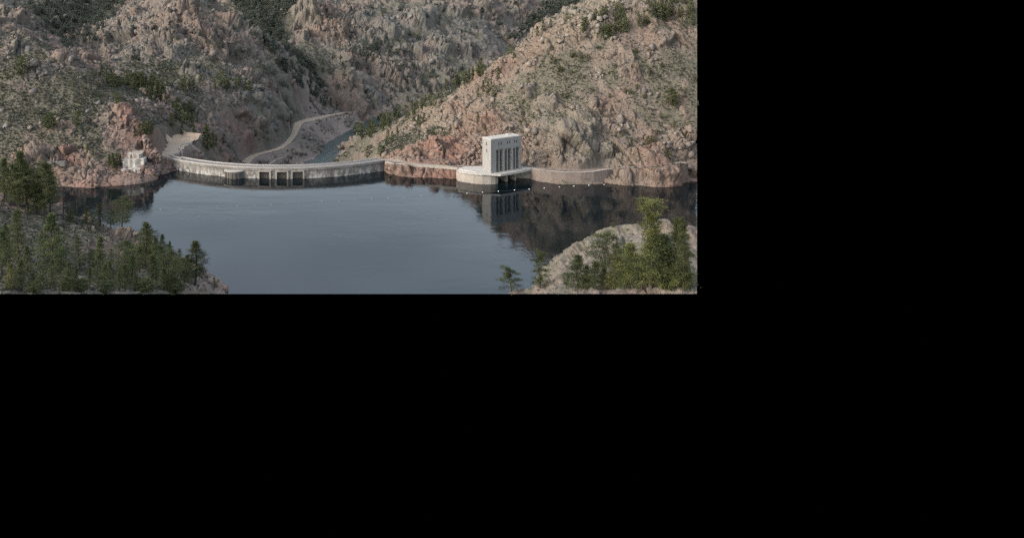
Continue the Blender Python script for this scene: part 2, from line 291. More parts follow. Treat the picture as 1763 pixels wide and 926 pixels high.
OC = [(222, 403, 9, 5), (206, 398, 8, 4), (1010, 420, 7, 2.5), (1060, 400, 7, 2.5), (975, 450, 6, 2.5), (1115, 388, 7, 2.5), (990, 250, 22, 9), (1003, 214, 13, 6), (870, 118, 13, 7), (888, 103, 11, 6), (925, 232, 15, 5), (845, 228, 22, 6), (770, 195, 17, 6), (800, 215, 14, 5), (760, 256, 17, 5), (718, 264, 13, 4), (1062, 214, 12, 4), (1128, 276, 15, 6), (1020, 30, 19, 6), (985, 58, 15, 5), (955, 75, 13, 5), (918, 88, 12, 5),
 (1105, 30, 13, 4), (622, 244, 11, 4), (1035, 186, 10, 3), (945, 182, 11, 4), (1052, 262, 14, 5), (1150, 303, 9, 3), (1182, 300, 9, 3), (890, 262, 14, 4), (1180, 240, 10, 4), (1085, 130, 9, 3), (1150, 70, 10, 4), (830, 180, 10, 4), (905, 160, 9, 3), (700, 228, 9, 3),
 (216, 194, 15, 6), (190, 206, 10, 4), (272, 243, 12, 5), (238, 216, 10, 4), (60, 122, 13, 4), (110, 108, 11, 4), (142, 104, 10, 4), (60, 266, 12, 4), (118, 272, 12, 4), (30, 84, 10, 4), (302, 196, 11, 4), (320, 190, 10, 4), (150, 300, 10, 3), (250, 290, 10, 4),
 (430, 241, 13, 5), (470, 202, 15, 6), (408, 166, 14, 5), (484, 216, 11, 5), (450, 181, 13, 5), (378, 176, 12, 4), (440, 215, 12, 5), (420, 200, 12, 4), (355, 195, 10, 3),
 (350, 55, 24, 12), (310, 25, 24, 12), (290, 60, 18, 9), (200, 65, 20, 9), (170, 80, 16, 7), (230, 30, 20, 10), (400, 40, 20, 10), (440, 60, 20, 9), (482, 100, 18, 9), (260, 100, 16, 6), (330, 130, 14, 6), (420, 130, 15, 6), (500, 160, 14, 6), (245, 65, 16, 8), (375, 85, 18, 8), (300, 95, 14, 6),
 (545, 25, 34, 18), (570, 60, 30, 15), (602, 106, 24, 13), (590, 140, 20, 9), (640, 160, 20, 9), (660, 60, 34, 14), (720, 40, 34, 14), (760, 80, 28, 12), (700, 130, 26, 11), (830, 30, 34, 14), (676, 293, 6, 5), (692, 299, 5, 4.5), (707, 294, 5, 4), (724, 299, 6, 5), (742, 295, 5, 4), (756, 302, 5, 5), (774, 300, 5, 5), (1070, 306, 8, 4), (1095, 300, 7, 4), (1120, 308, 8, 5), (1165, 305, 8, 5), (1195, 300, 7, 4), (1140, 298, 6, 4), (880, 20, 30, 14), (780, 20, 30, 12), (620, 20, 30, 12), (740, 110, 22, 10), (800, 90, 24, 10), (20, 30, 24, 10), (110, 45, 24, 10), (650, 120, 22, 9)]
oa, od = hit([q[0] for q in OC], [q[1] for q in OC]); oz_ = bilin(CB, ca, cdist, oa, od); bump_h = np.zeros(ux.shape, np.float32); orock = np.zeros(ux.shape, np.float32)
wob = FA['f1'] * .35 + FA['f2'] * .3 + .25 * vnoise(ux / 9, uy / 9 + uz / 8, 131)
for (px, py, r_, h_), a_, d_, z_ in zip(OC, oa, od, oz_):
    m = np.abs(uy - d_) < r_ * 1.9; i_ = np.nonzero(m)[0]
    q = np.sqrt(((ux[i_] - a_ * d_) / 1.15) ** 2 + (uy[i_] - d_) ** 2 + (uz[i_] - z_) ** 2) / r_ + wob[i_]
    k = np.clip((1.05 - q) * 2.4, 0, 1); bump_h[i_] = np.maximum(bump_h[i_], h_ * .8 * k * (1 - .35 * q)); orock[i_] = np.maximum(orock[i_], np.clip((1.15 - q) * 3, 0, 1))
out = np.maximum(out, orock); rock[use] = np.maximum(ur, orock * .95); ur = rock[use]
rdg = ridged(bx * .9 + uz * .5, by + uz * 1.1, 19, 121, 4, .6)
dsp = ufl * (bump_h + uf * (big - .1) * 8 + (1 - uf) * fbm(ux, uy, 60, 51, 3) * 2.0 * (1 - un * .5)
     + out * (FA['f0'] * (4.5 + 12 * uf) + FA['f1'] * (8 + 5 * uf) * (1 - un * .72) + FA['f2'] * (2.8 + 1.6 * uf) * (1 - un * .6) + FA['f3'] * (.75 + .5 * uf) * (1 - un * .4) + FA['f4'] * .35 * (1 - un * .3)
             + crack('f1', .07) * (3.2 + 1.5 * uf) * (1 - un * .6) + crack('f2', .08) * (2.0 + 1.0 * uf) * (1 - un * .35) + crack('f3', .12) * (.9 + .3 * uf) * (1 - un * .3))
     + (.35 + .65 * out) * (rdg - .3) * (.55 + .45 * uf) * (1 - un * .35)
     + (1 - out) * (FA['f2'] * (.5 + 1.0 * uf) + FA['f3'] * (.5 + .4 * uf) + FA['f4'] * .22 + n2[use] * .4)) + (.18) * vnoise(ux / 1.5, uy / 1.5 + uz / 1.3, 77) * np.clip(ufl + .2, 0, 1)
dsp *= np.where(uy < 560, np.clip(np.abs(uz) / 4, .55, 1), 1)
lk = (uy < 545) & (uz < 0); dsp = np.where(lk, np.minimum(dsp, 0), dsp)
XD, YD, H = XX.copy(), YY.copy(), HB.copy()
XD[use] += NX[use] * dsp; YD[use] += NY[use] * dsp; H[use] += NZ[use] * dsp
def level(path, r0, r1):
    global H
    best = np.full(XX.shape, 1e9); zz = np.zeros(XX.shape)
    for (x0, y0, z0), (x1, y1, z1) in zip(path[:-1], path[1:]):
        vx, vy = x1 - x0, y1 - y0; t = np.clip(((XX - x0) * vx + (YY - y0) * vy) / (vx * vx + vy * vy + 1e-6), 0, 1)
        d = np.hypot(XX - x0 - t * vx, YY - y0 - t * vy); m = d < best
        best = np.where(m, d, best); zz = np.where(m, z0 + (z1 - z0) * t, zz)
    k = np.clip((best - r0) / (r1 - r0), 0, 1); k = k * k * (3 - 2 * k); H = zz * (1 - k) + H * k
level([at_z(px, py, z) for (px, py), z in zip(ROAD, RZ)], 5, 11)
level([at_z(px, py, z) for (px, py), z in zip(ROAD[7:], RZ[7:])], 9, 26)
level([at_z(502, 213, -42), at_z(522, 213, -42)], 8, 14)
level([at_z(px, py, CREST - .05) for px, py in ((284, 269), (297, 261), (305, 249), (316, 241), (328, 240))], 8, 15)
level([at_z(px, py, CREST - .1) for px, py in ((658, 274), (680, 280.5), (745, 284.5), (790, 287.5), (800, 285), (845, 283.5), (890, 284), (915, 287.5), (960, 293), (1000, 295), (1040, 290))] + [at_d(1080, 290, 525), at_d(1120, 285, 526), at_d(1180, 280, 527)], 2, 4.5)
def inside(poly, x, y):
    c = np.zeros(x.shape, bool)
    for (x0, y0), (x1, y1) in zip(poly, poly[1:] + poly[:1]):
        if y0 != y1: c ^= ((y0 > y) != (y1 > y)) & (x < (x1 - x0) * (y - y0) / (y1 - y0) + x0)
    return c
RIVER = [at_z(px, py, -60)[:2] for px, py in ((500, 290), (512, 284), (543, 273), (556, 259), (559, 249), (577, 238), (608, 222), (642, 202), (670, 202), (642, 222), (614, 237), (600, 250), (590, 262), (578, 278), (562, 292))]
H = np.where(inside(RIVER, XX + 1.5 * vnoise(XX / 6, YY / 6, 141), YY + 2 * vnoise(XX / 7, YY / 7, 142)), np.minimum(H, -61.2 + .9 * vnoise(XX / 3, YY / 3, 143)), H)
# the lake runs in under the tower deck
TA0 = Vector(at_z(845.2, 298.6, 7.3)[:2]); TB0 = Vector(at_z(897.4, 290.2, 7.3)[:2]); q1 = (TB0 - TA0).normalized(); q2 = Vector((-q1.y, q1.x))
S_ = (XX - TA0.x) * q1.x + (YY - TA0.y) * q1.y; T_ = (XX - TA0.x) * q2.x + (YY - TA0.y) * q2.y
H = np.where((S_ > -12) & (S_ < 30) & (T_ > -12) & (T_ < 8.5), np.minimum(H, -3.5), np.where((S_ > -14) & (S_ < 33) & (T_ > 8.4) & (T_ < 14), np.minimum(H, 6.9), H))
GRID = (H, AX, DY)
def ground(x, y):
    x = np.asarray(x, float); y = np.asarray(y, float)
    return bilin(H, AX, DY, np.atleast_1d(x / y), np.atleast_1d(y))

def mesh_np(name, V, F, mat=None, attrs=None, smooth=False):
    """mesh object from arrays; F is (n,k) of one face size or a list of such arrays"""
    me = bpy.data.meshes.new(name)
    Fs = F if isinstance(F, list) else [F]
    Fs = [np.asarray(f, np.int32) for f in Fs if len(f)]
    me.vertices.add(len(V)); me.vertices.foreach_set('co', np.asarray(V, np.float32).ravel())
    nl = sum(f.size for f in Fs); nf = sum(len(f) for f in Fs)
    me.loops.add(nl); me.loops.foreach_set('vertex_index', np.concatenate([f.ravel() for f in Fs]))
    me.polygons.add(nf); st = []; o = 0
    for f in Fs: st.append(o + np.arange(len(f)) * f.shape[1]); o += f.size
    me.polygons.foreach_set('loop_start', np.concatenate(st).astype(np.int32))
    me.update(calc_edges=True)
    for k, v in (attrs or {}).items():
        at = me.attributes.new(k, 'FLOAT', 'POINT'); at.data.foreach_set('value', np.asarray(v, np.float32).ravel())
    if smooth: me.polygons.foreach_set('use_smooth', np.ones(nf, bool))
    if mat: me.materials.append(mat)
    me.validate()
    o = bpy.data.objects.new(name, me); COL.objects.link(o); return o
# ------------------------------------------------------------------ materials
class G:
    """a small node-graph helper"""
    def __init__(s, name, rough=.9, spec=.25):
        s.m = bpy.data.materials.new(name); s.m.use_nodes = True; s.t = s.m.node_tree; s.t.nodes.clear()
        s.b = s.t.nodes.new('ShaderNodeBsdfPrincipled'); s.o = s.t.nodes.new('ShaderNodeOutputMaterial')
        s.t.links.new(s.b.outputs[0], s.o.inputs[0]); s.b.inputs['Roughness'].default_value = rough
        s.b.inputs['Specular IOR Level'].default_value = spec
        s.co = s.n('ShaderNodeNewGeometry').outputs['Position']; s.ob = s.n('ShaderNodeTexCoord').outputs['Object']
    def n(s, t, **k):
        x = s.t.nodes.new(t)
        for a, v in k.items(): setattr(x, a, v)
        return x
    def put(s, sock, v):
        if isinstance(v, bpy.types.NodeSocket): s.t.links.new(v, sock)
        else: sock.default_value = (*v, 1) if isinstance(v, tuple) and len(v) == 3 and sock.type == 'RGBA' else v
    def scale(s, vec, sc):
        m = s.n('ShaderNodeMapping'); s.put(m.inputs[0], vec); m.inputs['Scale'].default_value = sc; return m.outputs[0]
    def noise(s, size, detail=4, rough=.6, vec=None):
        x = s.n('ShaderNodeTexNoise'); s.put(x.inputs['Vector'], vec or s.co); x.inputs['Scale'].default_value = 1 / size
        x.inputs['Detail'].default_value = detail; x.inputs['Roughness'].default_value = rough; return x.outputs['Fac']
    def voro(s, size, feat='F1', vec=None):
        x = s.n('ShaderNodeTexVoronoi', feature=feat); s.put(x.inputs['Vector'], vec or s.co); x.inputs['Scale'].default_value = 1 / size; return x.outputs['Distance']
    def rng(s, v, a, b, c=0., d=1.):
        x = s.n('ShaderNodeMapRange'); s.put(x.inputs[0], v)
        for i, q in enumerate((a, b, c, d)): x.inputs[1 + i].default_value = q
        return x.outputs[0]
    def math(s, op, a, b=0.):
        x = s.n('ShaderNodeMath', operation=op); s.put(x.inputs[0], a); s.put(x.inputs[1], b); return x.outputs[0]
    def mix(s, f, a, b, mode='MIX'):
        x = s.n('ShaderNodeMix', data_type='RGBA', blend_type=mode); s.put(x.inputs[0], f); s.put(x.inputs[6], a); s.put(x.inputs[7], b); return x.outputs[2]
    def attr(s, name):
        return s.n('ShaderNodeAttribute', attribute_name=name).outputs['Fac']
    def bump(s, h, strength=.5, dist=.3):
        x = s.n('ShaderNodeBump'); x.inputs['Strength'].default_value = strength; x.inputs['Distance'].default_value = dist
        s.put(x.inputs['Height'], h); s.put(s.b.inputs['Normal'], x.outputs[0])
    def col(s, c): s.put(s.b.inputs['Base Color'], c); return s

def ground_mat():
    g = G('rocky_ground', .95, .15)
    rk, pk, wm, gv = g.attr('rock'), g.attr('pink'), g.attr('warm'), g.attr('gravel')
    fine, mid, big = g.noise(.9, 3, .7), g.noise(4.5, 4, .65), g.noise(28, 4, .6)
    stone = g.mix(wm, (.205, .208, .202), (.325, .28, .222))
    pinkc = g.mix(g.rng(mid, .35, .65), (.395, .22, .17), (.31, .165, .135))
    stone = g.mix(g.math('MULTIPLY', pk, g.rng(big, .35, .6, .35, .9)), stone, pinkc)
    stone = g.mix(g.rng(fine, .3, .7), g.mix(1., stone, (.66, .65, .65), 'MULTIPLY'), g.mix(1., stone, (1.15, 1.13, 1.1), 'MULTIPLY'))
    stone = g.mix(g.math('MULTIPLY', g.rng(g.noise(7, 3, .7), .55, .68), .45), stone, (.13, .125, .115))       # lichen
    stone = g.mix(g.math('MULTIPLY', g.rng(g.noise(1, 4, .65, g.scale(g.co, (.5, .12, .5))), .5, .64), .5), stone, (.15, .142, .13))
    vein = g.n('ShaderNodeTexNoise'); g.put(vein.inputs['Vector'], g.scale(g.co, (.09, .05, .3))); vein.inputs['Detail'].default_value = 5
    stone = g.mix(g.rng(vein.outputs['Fac'], .6, .75, 0, .5), stone, (.46, .40, .36))
    soil = g.mix(g.rng(mid, .35, .65), (.15, .147, .12), (.205, .185, .15))
    soil = g.mix(g.math('MULTIPLY', pk, .4), soil, (.235, .17, .14))
    soil = g.mix(g.math('MULTIPLY', wm, .35), soil, (.27, .24, .175))
    soil = g.mix(g.rng(g.noise(1.6, 3, .65), .46, .58, 0, .6), soil, (.098, .106, .078))                           # low grey-green scrub
    c = g.mix(g.rng(rk, .35, .62), soil, stone)
    c = g.mix(g.math('MULTIPLY', gv, g.rng(mid, .25, .6, .5, 1.)), c, g.mix(fine, (.27, .225, .21), (.40, .345, .32)))
    c = g.mix(1., c, (.56, .55, .53), 'MULTIPLY'); g.col(c); g.bump(g.math('ADD', fine, g.math('MULTIPLY', g.voro(2.2), .6)), .55, .55)
    return g.m
def boulder_mat():
    g = G('granite_boulders', .95, .15); t = g.attr('tone'); w = g.attr('warm'); p = g.attr('pink')
    k = g.mix(w, (.20, .203, .197), (.30, .265, .215)); k = g.mix(g.math('MULTIPLY', p, .7), k, (.30, .185, .15))
    k = g.mix(t, g.mix(1., k, (.42, .42, .42), 'MULTIPLY'), g.mix(1., k, (.82, .82, .82), 'MULTIPLY')); g.col(g.mix(g.rng(g.noise(.8, 3), .35, .7, 0, .5), k, g.mix(1., k, (.6, .6, .58), 'MULTIPLY'))); return g.m
def concrete(name, base, stain, streak=.5, zs=.12, dirt=.35):
    g = G(name, .85, .3)
    n = g.noise(1.0, 5, .65, g.scale(g.co, (.45, .45, zs))); m = g.noise(6, 4, .6)
    c = g.mix(g.rng(n, .42, .62, 0, streak), base, stain)
    c = g.mix(g.rng(m, .5, .72, 0, dirt), c, tuple(x * .55 for x in stain))
    c = g.mix(g.rng(g.noise(.35, 2), .3, .7, 0, .25), c, tuple(min(1, x * 1.15) for x in base))
    g.col(c); g.bump(g.noise(.5, 3), .2, .1); return g.m
def plain(name, c, c2=None, size=1.0, rough=.8, spec=.3):
    g = G(name, rough, spec); c2 = c2 or tuple(x * .7 for x in c)
    g.col(g.mix(g.rng(g.noise(size, 4), .35, .65), c, c2)); return g.m
def dam_face_mat():
    g = G('stained_dam_concrete', .85, .3)
    base = g.mix(g.rng(g.noise(5, 4), .4, .62), (.175, .165, .15), (.12, .113, .104))
    sv = g.scale(g.co, (.55, .55, .34)); s1 = g.noise(1.6, 5, .7, sv)
    z = g.n('ShaderNodeSeparateXYZ'); g.put(z.inputs[0], g.co)
    low = g.rng(z.outputs['Z'], .2, 5.6, 1, .2)
    white = g.math('MULTIPLY', g.rng(s1, .485, .535), low)
    c = g.mix(g.math('MULTIPLY', white, .85), base, (.44, .42, .40))
    s2 = g.noise(2.0, 4, .7, g.scale(g.co, (.6, .6, .1)))
    c = g.mix(g.rng(s2, .5, .66, 0, .55), c, (.07, .063, .058))
    c = g.mix(g.rng(g.noise(9, 3), .55, .7, 0, .4), c, (.23, .165, .13))
    g.col(c); g.bump(g.noise(.6, 3), .25, .15); return g.m
def tower_mat():
    g = G('board_marked_concrete', .8, .3)
    z = g.n('ShaderNodeSeparateXYZ'); g.put(z.inputs[0], g.co)
    n = g.noise(1.5, 4, .6, g.scale(g.co, (.6, .6, .15)))
    c = g.mix(g.rng(n, .4, .66, 0, .55), (.24, .235, .225), (.175, .172, .165))
    lift = g.math('FRACT', g.math('MULTIPLY', z.outputs['Z'], .42))
    c = g.mix(g.rng(lift, .0, .09, .55, 0), c, (.155, .147, .135))
    c = g.mix(g.rng(g.noise(3.5, 4), .55, .75, 0, .35), c, (.35, .32, .29))
    g.col(c); g.bump(g.noise(.4, 3), .15, .08); return g.m
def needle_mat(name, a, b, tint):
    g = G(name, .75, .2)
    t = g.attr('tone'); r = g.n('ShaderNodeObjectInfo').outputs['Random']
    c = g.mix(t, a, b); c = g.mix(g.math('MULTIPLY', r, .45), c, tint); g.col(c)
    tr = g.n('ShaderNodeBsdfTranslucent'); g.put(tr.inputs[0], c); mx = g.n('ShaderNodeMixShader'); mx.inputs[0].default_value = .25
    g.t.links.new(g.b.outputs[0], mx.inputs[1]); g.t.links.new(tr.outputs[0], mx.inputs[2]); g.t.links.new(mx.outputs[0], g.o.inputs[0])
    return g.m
def water_mat(name, base, rough, amp, size, patch=True):
    g = G(name, rough, .5); g.b.inputs['IOR'].default_value = 1.33
    g.col(base)
    v = g.scale(g.co, (1 / size, .55 / size, 1))
    w = g.math('ADD', g.noise(1, 3, .55, v), g.math('MULTIPLY', g.noise(3.4, 2, .5, v), .8))
    if patch:
        breeze = g.rng(g.noise(1, 3, .5, g.scale(g.co, (.012, .03, 1))), .44, .66, .15, 1.0)
        w = g.math('MULTIPLY', w, breeze)
    g.bump(w, 1.0, amp); return g.m

M = dict(
    ground=ground_mat(), dam=dam_face_mat(), tower=tower_mat(),
    deck=concrete('deck_concrete', (.37, .355, .325), (.27, .255, .235), .5),
    abut=concrete('weathered_concrete', (.30, .27, .235), (.20, .175, .155), .55, .3),
    stone=concrete('old_masonry', (.19, .155, .135), (.14, .11, .10), .7, .5),
    pale=concrete('pale_parapet_concrete', (.33, .312, .29), (.24, .225, .21), .4),
    grout=concrete('whitewashed_rock', (.40, .38, .345), (.19, .17, .15), .8, .35, .6),
    road=plain('worn_asphalt', (.15, .143, .136), (.115, .11, .106), 2.0), dirt=plain('dirt_track', (.38, .295, .215), (.31, .24, .175), 5.0),
    dark=plain('dark_steel_and_slot_shade', (.085, .078, .072), (.12, .10, .088), .8, .3), black=plain('window_shadow_glass', (.012, .012, .014), (.02, .02, .022), .5, .3),  # dark: steel of the dam gates, also the painted shade in the tower slots
    bay=plain('dark_concrete', (.15, .14, .13), (.10, .095, .09), 1.5), wood=plain('weathered_pole_wood', (.045, .04, .036), (.035, .03, .027), .6),  # bay: a darker plain grey concrete tone
    snag=plain('charred_wood', (.035, .032, .03), (.06, .052, .046), .5), bark=plain('pine_bark', (.075, .058, .046), (.045, .036, .03), .4),
    boulder=boulder_mat(), scrub=needle_mat('scrub_leaves', (.046, .054, .03), (.082, .088, .046), (.085, .08, .048)),
    white=plain('white_float_plastic', (.8, .79, .77), (.7, .69, .67), .5, .5), steel=plain('galvanised_steel', (.28, .28, .28), (.2, .2, .2), .5, .5),
    needle=needle_mat('dark_pine_needles', (.043, .060, .026), (.088, .104, .042), (.085, .082, .036)),
    needle2=needle_mat('yellow_green_pine_needles', (.05, .066, .023), (.13, .14, .048), (.125, .112, .044)),  # pale yellow-green needle colour of the knoll pines
    needle5=needle_mat('deep_green_pine_needles', (.028, .040, .018), (.066, .080, .032), (.07, .07, .03)), shore=plain('gravel_shore_path', (.23, .19, .16), (.17, .14, .12), 2.5),  # needle5: deeper green needle variant, to vary the grove
    needle3=needle_mat('slope_pine_needles', (.066, .08, .042), (.115, .124, .058), (.10, .104, .064)),
    needle4=needle_mat('far_fir_needles', (.066, .082, .066), (.112, .126, .098), (.10, .106, .088)),
    shrub=needle_mat('shrub_leaves', (.05, .06, .028), (.09, .09, .038), (.10, .085, .04)),
    sage=needle_mat('sagebrush_leaves', (.054, .06, .045), (.105, .107, .083), (.088, .08, .06)),
    lake=water_mat('still_reservoir_water', (.002, .005, .007), .06, .085, 1.9), river=water_mat('moving_river_water', (.03, .05, .052), .15, .25, 1.6, False))

def tag(o, label=None, cat=None, group=None, kind=None):
    for k, v in (('label', label), ('category', cat), ('group', group), ('kind', kind)):
        if v: o[k] = v
    return o
def thing(name, loc, label, cat, group=None, rz=0):
    o = bpy.data.objects.new(name, None); COL.objects.link(o); o.location = loc; o.rotation_euler.z = rz
    o.empty_display_size = .5
    return tag(o, label, cat, group)
def child(o, p):
    """keep world placement: parts are modelled in world space, their thing stands at its base"""
    o.parent = p; o.matrix_parent_inverse = Matrix.Translation(p.location).inverted() if not p.rotation_euler.z else (Matrix.Translation(p.location) @ Matrix.Rotation(p.rotation_euler.z, 4, 'Z')).inverted()
    return o
class MB:
    def __init__(s): s.v = []; s.f = []
    def poly_prism(s, pts, z0, z1):
        """vertical prism over a plan polygon; z0, z1 may be lists"""
        n = len(pts); b = len(s.v)
        z0 = z0 if hasattr(z0, '__len__') else [z0] * n; z1 = z1 if hasattr(z1, '__len__') else [z1] * n
        s.v += [(p[0], p[1], z) for p, z in zip(pts, z0)] + [(p[0], p[1], z) for p, z in zip(pts, z1)]
        s.f += [[b + i, b + (i + 1) % n, b + n + (i + 1) % n, b + n + i] for i in range(n)]
        s.f += [[b + n + i for i in range(n)], [b + i for i in reversed(range(n))]]
        return s
    def box(s, fr, s0, s1, t0, t1, z0, z1):
        return s.poly_prism([fr(s0, t0), fr(s1, t0), fr(s1, t1), fr(s0, t1)], z0, z1)
    def sweep(s, secs):
        """secs: list of rings (lists of points), joined and capped"""
        n = len(secs[0]); b = len(s.v)
        for r in secs: s.v += [tuple(p) for p in r]
        for k in range(len(secs) - 1):
            for i in range(n):
                j = (i + 1) % n; s.f.append([b + k * n + i, b + k * n + j, b + (k + 1) * n + j, b + (k + 1) * n + i])
        s.f.append([b + i for i in reversed(range(n))]); s.f.append([b + (len(secs) - 1) * n + i for i in range(n)])
        return s
    def tube(s, p, q, r0, r1, k=6):
        p = Vector(p); q = Vector(q); d = (q - p).normalized(); u = d.orthogonal().normalized(); w = d.cross(u)
        ring = lambda c, r: [c + (u * math.cos(2 * math.pi * i / k) + w * math.sin(2 * math.pi * i / k)) * r for i in range(k)]
        return s.sweep([ring(p, r0), ring(q, r1)])
    def build(s, name, mat, parent=None, bevel=0):
        me = bpy.data.meshes.new(name); me.from_pydata([tuple(map(float, p)) for p in s.v], [], s.f); me.validate()
        bm = bmesh.new(); bm.from_mesh(me); bmesh.ops.recalc_face_normals(bm, faces=bm.faces)
        if bevel: bmesh.ops.bevel(bm, geom=bm.edges[:], offset=bevel, segments=1, affect='EDGES')
        bm.to_mesh(me); bm.free(); me.materials.append(mat)
        o = bpy.data.objects.new(name, me); COL.objects.link(o)
        return child(o, parent) if parent else o
# ------------------------------------------------------------------ ground meshes
PXM, PYM = proj(XD, YD, H)
V = np.stack([XD, YD, H], -1)
# the modelled ground ends where the surveyed place ends: to the right and at the near side
E_R, E_B = 1200.0, 506.0
ok_r = PXM <= E_R; ok_b = PYM <= E_B
cross = ~ok_b[:-1] & ok_b[1:]; r_, c_ = np.nonzero(cross)
t = (E_B - PYM[r_, c_]) / (PYM[r_ + 1, c_] - PYM[r_, c_]); V[r_, c_] += (V[r_ + 1, c_] - V[r_, c_]) * t[:, None]; okb2 = ok_b.copy(); okb2[r_, c_] = True
cross = ok_r[:, :-1] & ~ok_r[:, 1:]; r_, c_ = np.nonzero(cross)
t = (E_R - PXM[r_, c_]) / (PXM[r_, c_ + 1] - PXM[r_, c_]); V[r_, c_ + 1] = V[r_, c_] + (V[r_, c_ + 1] - V[r_, c_]) * t[:, None]; okr2 = ok_r.copy(); okr2[r_, c_ + 1] = True
good = okb2 & okr2 & (PXM > -75)
quad = np.stack([np.arange(NR * NC).reshape(NR, NC)[:-1, :-1], np.arange(NR * NC).reshape(NR, NC)[:-1, 1:], np.arange(NR * NC).reshape(NR, NC)[1:, 1:], np.arange(NR * NC).reshape(NR, NC)[1:, :-1]], -1)
gq = good[:-1, :-1] & good[:-1, 1:] & good[1:, 1:] & good[1:, :-1]
lakefloor = (H < -3) & (YY < 535)
gq &= ~(lakefloor[:-1, :-1] & lakefloor[1:, 1:] & lakefloor[:-1, 1:] & lakefloor[1:, :-1])
qy = YY[:-1, :-1]; qa = AA[:-1, :-1]
near_l = (qy < 440) & (qa < .05); knoll = (qy < 440) & ~(qa < .05); far_m = (qy >= 870); mid = ~near_l & ~knoll & ~far_m
ATT = dict(rock=rock.ravel(), pink=np.clip(MIX[1] + .25 * n1, 0, 1).ravel(), warm=np.clip(MIX[2] + .12 * n2, 0, 1).ravel(), gravel=np.clip(MIX[3] * 1.2 + .2 * n2 * MIX[3], 0, 1).ravel())
VF = V.reshape(-1, 3)
for nm, msk in (('near_slope', near_l), ('rock_knoll', knoll), ('canyon_hillside', mid), ('mountain_slope', far_m)):
    q = quad[gq & msk]; used, inv = np.unique(q.ravel(), return_inverse=True)
    o = mesh_np(nm, VF[used], inv.reshape(-1, 4), M['ground'], {k: v[used] for k, v in ATT.items()})
    tag(o, kind='structure')

def sheet(name, poly, z, mat):
    me = bpy.data.meshes.new(name); me.from_pydata([(x, y, z) for x, y in poly], [], [list(range(len(poly)))])
    me.materials.append(mat); o = bpy.data.objects.new(name, me); COL.objects.link(o); return tag(o, kind='structure')
wy0 = at_z(600, 506, 0)[1]
lake_edge = [at_z(px, py, 0)[:2] for px, py in ((1200, 506), (1200, 308))]
sheet('lake_water', [at_z(-70, 506, 0)[:2]] + lake_edge + [(254, 549), (110, 566), (26, 560), (-60, 545), (-140, 580), (-330, 580)], 0.0, M['lake'])
sheet('river_water', [(a_ + (a_ - 20) * .02, b_) for a_, b_ in RIVER], -60.0, M['river'])
def ribbon(name, path, w, mat, lift=.2, step=3.0):
    """a road draped on the ground"""
    P = [Vector((p[0], p[1])) for p in path]; pts = []
    for a, b in zip(P[:-1], P[1:]):
        n = max(1, int((b - a).length / step)); pts += [a + (b - a) * (k / n) for k in range(n)]
    pts.append(P[-1]); W = w if hasattr(w, '__len__') else [w] * len(P)
    for _ in range(8): pts = [pts[0]] + [(pts[i - 1] + pts[i] * 2 + pts[i + 1]) / 4 for i in range(1, len(pts) - 1)] + [pts[-1]]
    V = []; F = []; K = 6
    for i, p in enumerate(pts):
        d = (pts[min(i + 1, len(pts) - 1)] - pts[max(i - 1, 0)]).normalized(); nn = Vector((-d.y, d.x))
        ww = np.interp(i / (len(pts) - 1) * (len(W) - 1), range(len(W)), W) * (1 + .12 * math.sin(i * 1.7))
        row = [p + nn * ww * (k / (K - 1) - .5) for k in range(K)]
        zz = ground([q.x for q in row], [q.y for q in row]); zm = float(np.max(zz)) * .5 + float(np.mean(zz)) * .5
        for k, q in enumerate(row): V.append((q.x, q.y, max(float(zz[k]), zm - .3) + lift))
        if i: F += [[(i - 1) * K + k, (i - 1) * K + k + 1, i * K + k + 1, i * K + k] for k in range(K - 1)]
    me = bpy.data.meshes.new(name); me.from_pydata(V, [], F); me.materials.append(mat)
    o = bpy.data.objects.new(name, me); COL.objects.link(o); return tag(o, kind='structure')
ribbon('dirt_road', ROADXY, [9, 9, 8, 7, 7, 8, 9, 12, 22, 13, 9, 7], M['dirt'], .35)
ribbon('dirt_road', xy(CREST, (283, 271), (296, 262), (304, 251), (314, 242), (330, 237)), [9, 14, 15, 24, 20], M['dirt'], .3)
ribbon('shore_road', xy(CREST, (658, 274), (680, 280), (745, 284), (790, 287), (800, 285)), [9, 5, 4, 5, 5], M['shore'], .2)
ribbon('shore_road', xy(CREST, (916, 288.5), (960, 293), (1000, 295), (1040, 290)) + [at_d(1080, 290, 525)[:2], at_d(1120, 285, 526)[:2], at_d(1180, 280, 527)[:2]], [3, 3, 3, 3.5, 4, 4, 4], M['shore'], .2)

# ------------------------------------------------------------------ the dam
A3, B3, C3 = (Vector(at_z(px, py, CREST)[:2]) for px, py in ((281, 270.5), (478, 290.3), (662, 276.8)))
def circum(a, b, c):
    d = 2 * (a.x * (b.y - c.y) + b.x * (c.y - a.y) + c.x * (a.y - b.y))
    ux = ((a.length_squared) * (b.y - c.y) + b.length_squared * (c.y - a.y) + c.length_squared * (a.y - b.y)) / d
    uy = ((a.length_squared) * (c.x - b.x) + b.length_squared * (a.x - c.x) + c.length_squared * (b.x - a.x)) / d
    return Vector((ux, uy))
DC = circum(A3, B3, C3); DR = (A3 - DC).length
ang = lambda p: math.atan2(p.y - DC.y, p.x - DC.x)
a0, a1 = ang(A3), ang(C3)
if a1 < a0: a1 += 2 * math.pi
tt = np.linspace(a0 - .02, a1 + .02, 2000)
tpx, _ = proj(DC.x + DR * np.cos(tt), DC.y + DR * np.sin(tt), CREST)
tpx0, _ = proj(DC.x + DR * np.cos(tt), DC.y + DR * np.sin(tt), 2.0)
def arc_at(px, low=False): return float(np.interp(px, tpx0 if low else tpx, tt))
